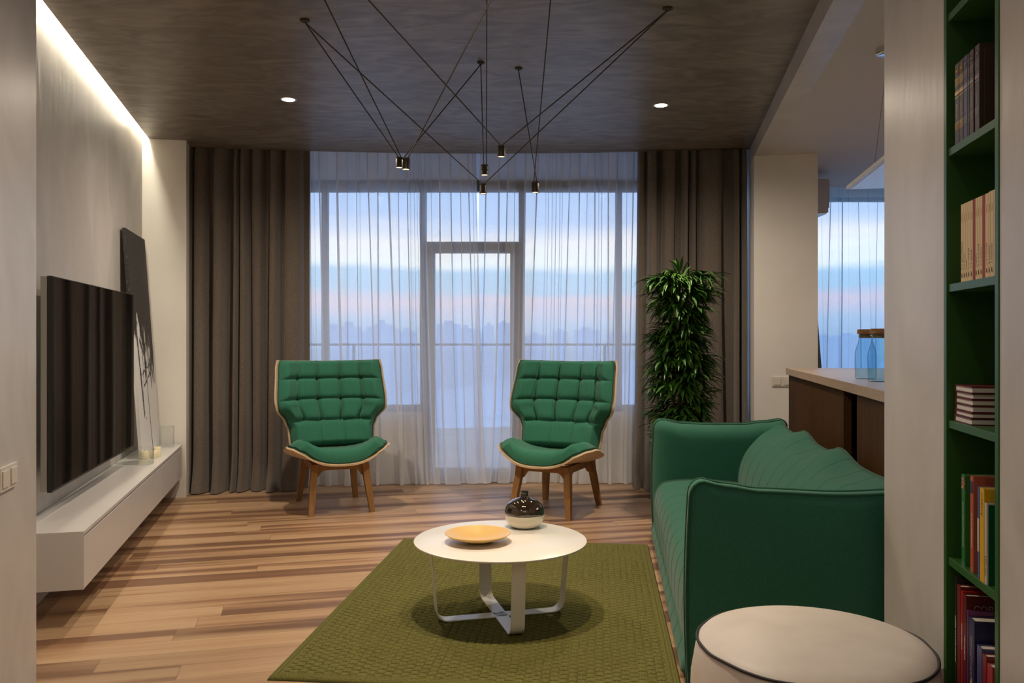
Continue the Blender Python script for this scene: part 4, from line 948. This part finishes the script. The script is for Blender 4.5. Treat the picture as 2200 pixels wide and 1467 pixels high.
# stack of red hardbacks lying flat
zz = shelves[3]; burg = mat('burgundy_cloth', (.10,.008,.012), .5); a_ = .7586+1.016*.012
offs = [.000,.0015,-.0040,-.0035,-.0045,.001]; ths = [.0165,.0135,.0165,.0155,.0150,.0165]
lab6 = ['bottom book of the flat stack of burgundy hardbacks','second burgundy hardback from the bottom of the flat stack','third burgundy hardback from the bottom of the flat stack','fourth burgundy hardback from the bottom of the flat stack','burgundy hardback just under the topmost of the flat stack','topmost burgundy hardback of the flat stack, cover seen']
xf = (a_/((2087-CX)/F-.178)-ya)*1.0157; xe_ = (a_/((2051-CX)/F-.178)-ya)*1.0157
for i in range(6):
    t = thing('book', lab6[i], 'book', group='burgundy hardbacks stacked flat'); t.matrix_world = Ms @ Matrix.Translation((xf-offs[i],-.010-abs(offs[i]),zz+.0002)); w_ = xe_-xf; d_ = .20; h_ = ths[i]
    b = BM(); box(b, (0,-d_,0), (w_,0,.0022)); box(b, (0,-d_,h_-.0022), (w_,0,h_)); box(b, (w_-.0022,-d_,.0022), (w_,0,h_-.0022)); obj('cover', b, burg, t)
    b = BM(); box(b, (.002,-d_+.003,.0023), (w_-.0023,-.003,h_-.0023)); obj('pages', b, mat('page_block',(.62,.58,.55),.8) if 'page_block' not in bpy.data.materials else bpy.data.materials['page_block'], t)
    zz += h_+.0004
# fourth shelf
zf_ = shelves[4]; Z5 = lambda zx: 1980+zx/5.24
grn = mat('green_cover', (.022,.14,.03), .3); org = mat('salmon_cover', (.42,.10,.045), .35); blu = mat('blue_cover', (.07,.11,.32), .4); yel = mat('yellow_cover', (.62,.36,.01), .4); wh = mat('white_spine', (.48,.44,.38), .4); blk = mat('dark_cover', (.02,.012,.012), .35)
G4 = 'colourful books on the fourth shelf'
def patch(t, x0_, x1_, z0_, z1_, m, nm='cover_picture'):
    b = BM(); box(b, (x0_,.0006,z0_), (x1_,.0012,z1_)); return obj(nm, b, m, t)
pic = noise_mat('small_picture', (.02,.02,.06), (.75,.35,.08), (220,220,220), 2, .4, lo=.45, hi=.6)
t1, x_, w_ = book(Z5(446), Z5(489), zf_, .231, .20, grn, 'tall green illustrated book, leftmost on the fourth shelf', s=.012, group=G4, text='БОЛЬШАЯ ЭНЦИКЛОПЕДИЯ ЗНАНИЙ', tmat=WHT, tsize=.0062, tpos=.046)
patch(t1, .002, w_-.002, .195, .222, pic)
t1, x_, w_ = book(Z5(545), Z5(582), zf_, .237, .20, org, 'tall salmon orange book beside the green one on the fourth shelf', s=.010, group=G4, text='ЭНЦИКЛОПЕДИЯ ДЛЯ ДЕТЕЙ', tmat=WHT, tsize=.0058, tpos=.06)
patch(t1, .002, w_-.002, .195, .225, mat('blue_picture',(.03,.03,.10),.4))
t1, x_, w_ = book(Z5(630), Z5(652), zf_, .2205, .18, blu, 'thin blue and white book between orange and yellow ones', s=.006, group=G4)
patch(t1, .0003, w_-.0003, .065, .145, wh, 'white_band')
t1, x_, w_ = book(Z5(655), Z5(706), zf_, .2225, .19, yel, 'bright yellow children book on the fourth shelf', s=.004, group=G4, text='Алфавит', tmat=INK, tsize=.014, tpos=.155)
b = BM(); box(b, (-.0006,-.18,.165), (0,-.025,.205)); pp = obj('red_cover_panel', b, mat('red_panel',(.40,.02,.015),.4), t1)
t1, x_, w_ = book(Z5(708), Z5(736), zf_, .191, .17, wh, 'white spined book with dark green cover, rightmost on the fourth shelf', s=.004, group=G4, text='ПОГОДА', tmat=INK, tsize=.011, tpos=.02)
b = BM(); box(b, (-.0006,-.17,.0), (0,-.003,.188)); obj('green_cover_board', b, mat('dark_green_gloss',(.003,.085,.04),.2), t1)
# bottom shelf
z5 = shelves[5]; Z6 = lambda zx: 1980+zx/5.94; G5 = 'large albums on the bottom visible shelf'
spec = [(425,447,.320,blk,'ПУТЕШЕСТВИЯ ОТЦА ФЁДОРА',WHT,'tall black album, leftmost on the bottom shelf',.0080,.10,.26),
        (451,500,.306,mat('dark_red',(.16,.014,.012),.35),None,WHT,'dark red album beside the black one on the bottom shelf',.008,.1,.25),
        (503,526,.298,mat('bright_red',(.42,.01,.015),.3),'СТАРЫЕ ПИСЬМА',WHT,'bright red album in the middle of the bottom shelf',.0075,.15,.25),
        (530,572,.295,mat('maroon',(.10,.010,.012),.35),'АРХИТЕКТУРА',WHT,'maroon album with pale capital letters on its cover',.0085,.13,.25),
        (556+20,590+6,.262,mat('purple',(.14,.02,.12),.35),None,WHT,'thin purple album on the bottom shelf',.008,.1,.24),
        (598,676,.250,mat('navy_cloth',(.020,.020,.075),.4),'УКРАШЕНИЯ',mat('pale_gold',(.35,.25,.16),.5),'thick navy blue book with upright gilt lettering',.017,.10,.2),
        (705,772,.200,mat('blue_print',(.06,.06,.17),.35),'АТЛАС МИРА',GOLD,'blue picture-spined book before the navy one',.012,.03,.16),
        (775,828,.192,mat('crimson',(.20,.015,.02),.35),'ИСТОРИЯ',GOLD,'crimson book with gilt letters near the right jamb',.010,.05,.14),
        (835,905,.180,mat('rose_print',(.35,.035,.045),.35),'СКАЗКИ',GOLD,'rose and blue book, rightmost on the bottom shelf',.014,.04,.13)]
for l_, r_2, hh, cv, tx, tm, lab, ts, tp, dd in spec:
    t1, x_, w_ = book(Z6(l_), Z6(r_2), z5, hh, dd, cv, lab, s=.006, group=G5, text=tx, tmat=tm, tsize=ts, tpos=tp)
    if 'maroon' in lab:
        me = textmesh('СОВЕТЫ', .022); o = bpy.data.objects.new('cover_title', me); COL.objects.link(o); me.materials.append(mat('pale_title',(.42,.36,.30),.5)); o.parent = t1
        o.matrix_local = Matrix(((0,0,-1,-.0008),(-1,0,0,-.016),(0,1,0,.262),(0,0,0,1)))
    if 'navy' in lab and 'thick' in lab:
        b = BM(); tube(b, [(w_/2+.0055*cos(2*pi*i/24),.0012,.088+.014*sin(2*pi*i/24)) for i in range(24)], .0007, 5, closed=True); lathe(b, [(0,0),(.005,0),(.005,.0003),(0,.0003)], 20, M=Matrix.Translation((w_/2,.0011,.088)) @ Matrix.Scale(2.3,4,(0,0,1)) @ Matrix.Rotation(-pi/2,4,'X')); obj('oval_emblem', b, mat('emblem_gold',(.5,.33,.14),.5), t1)
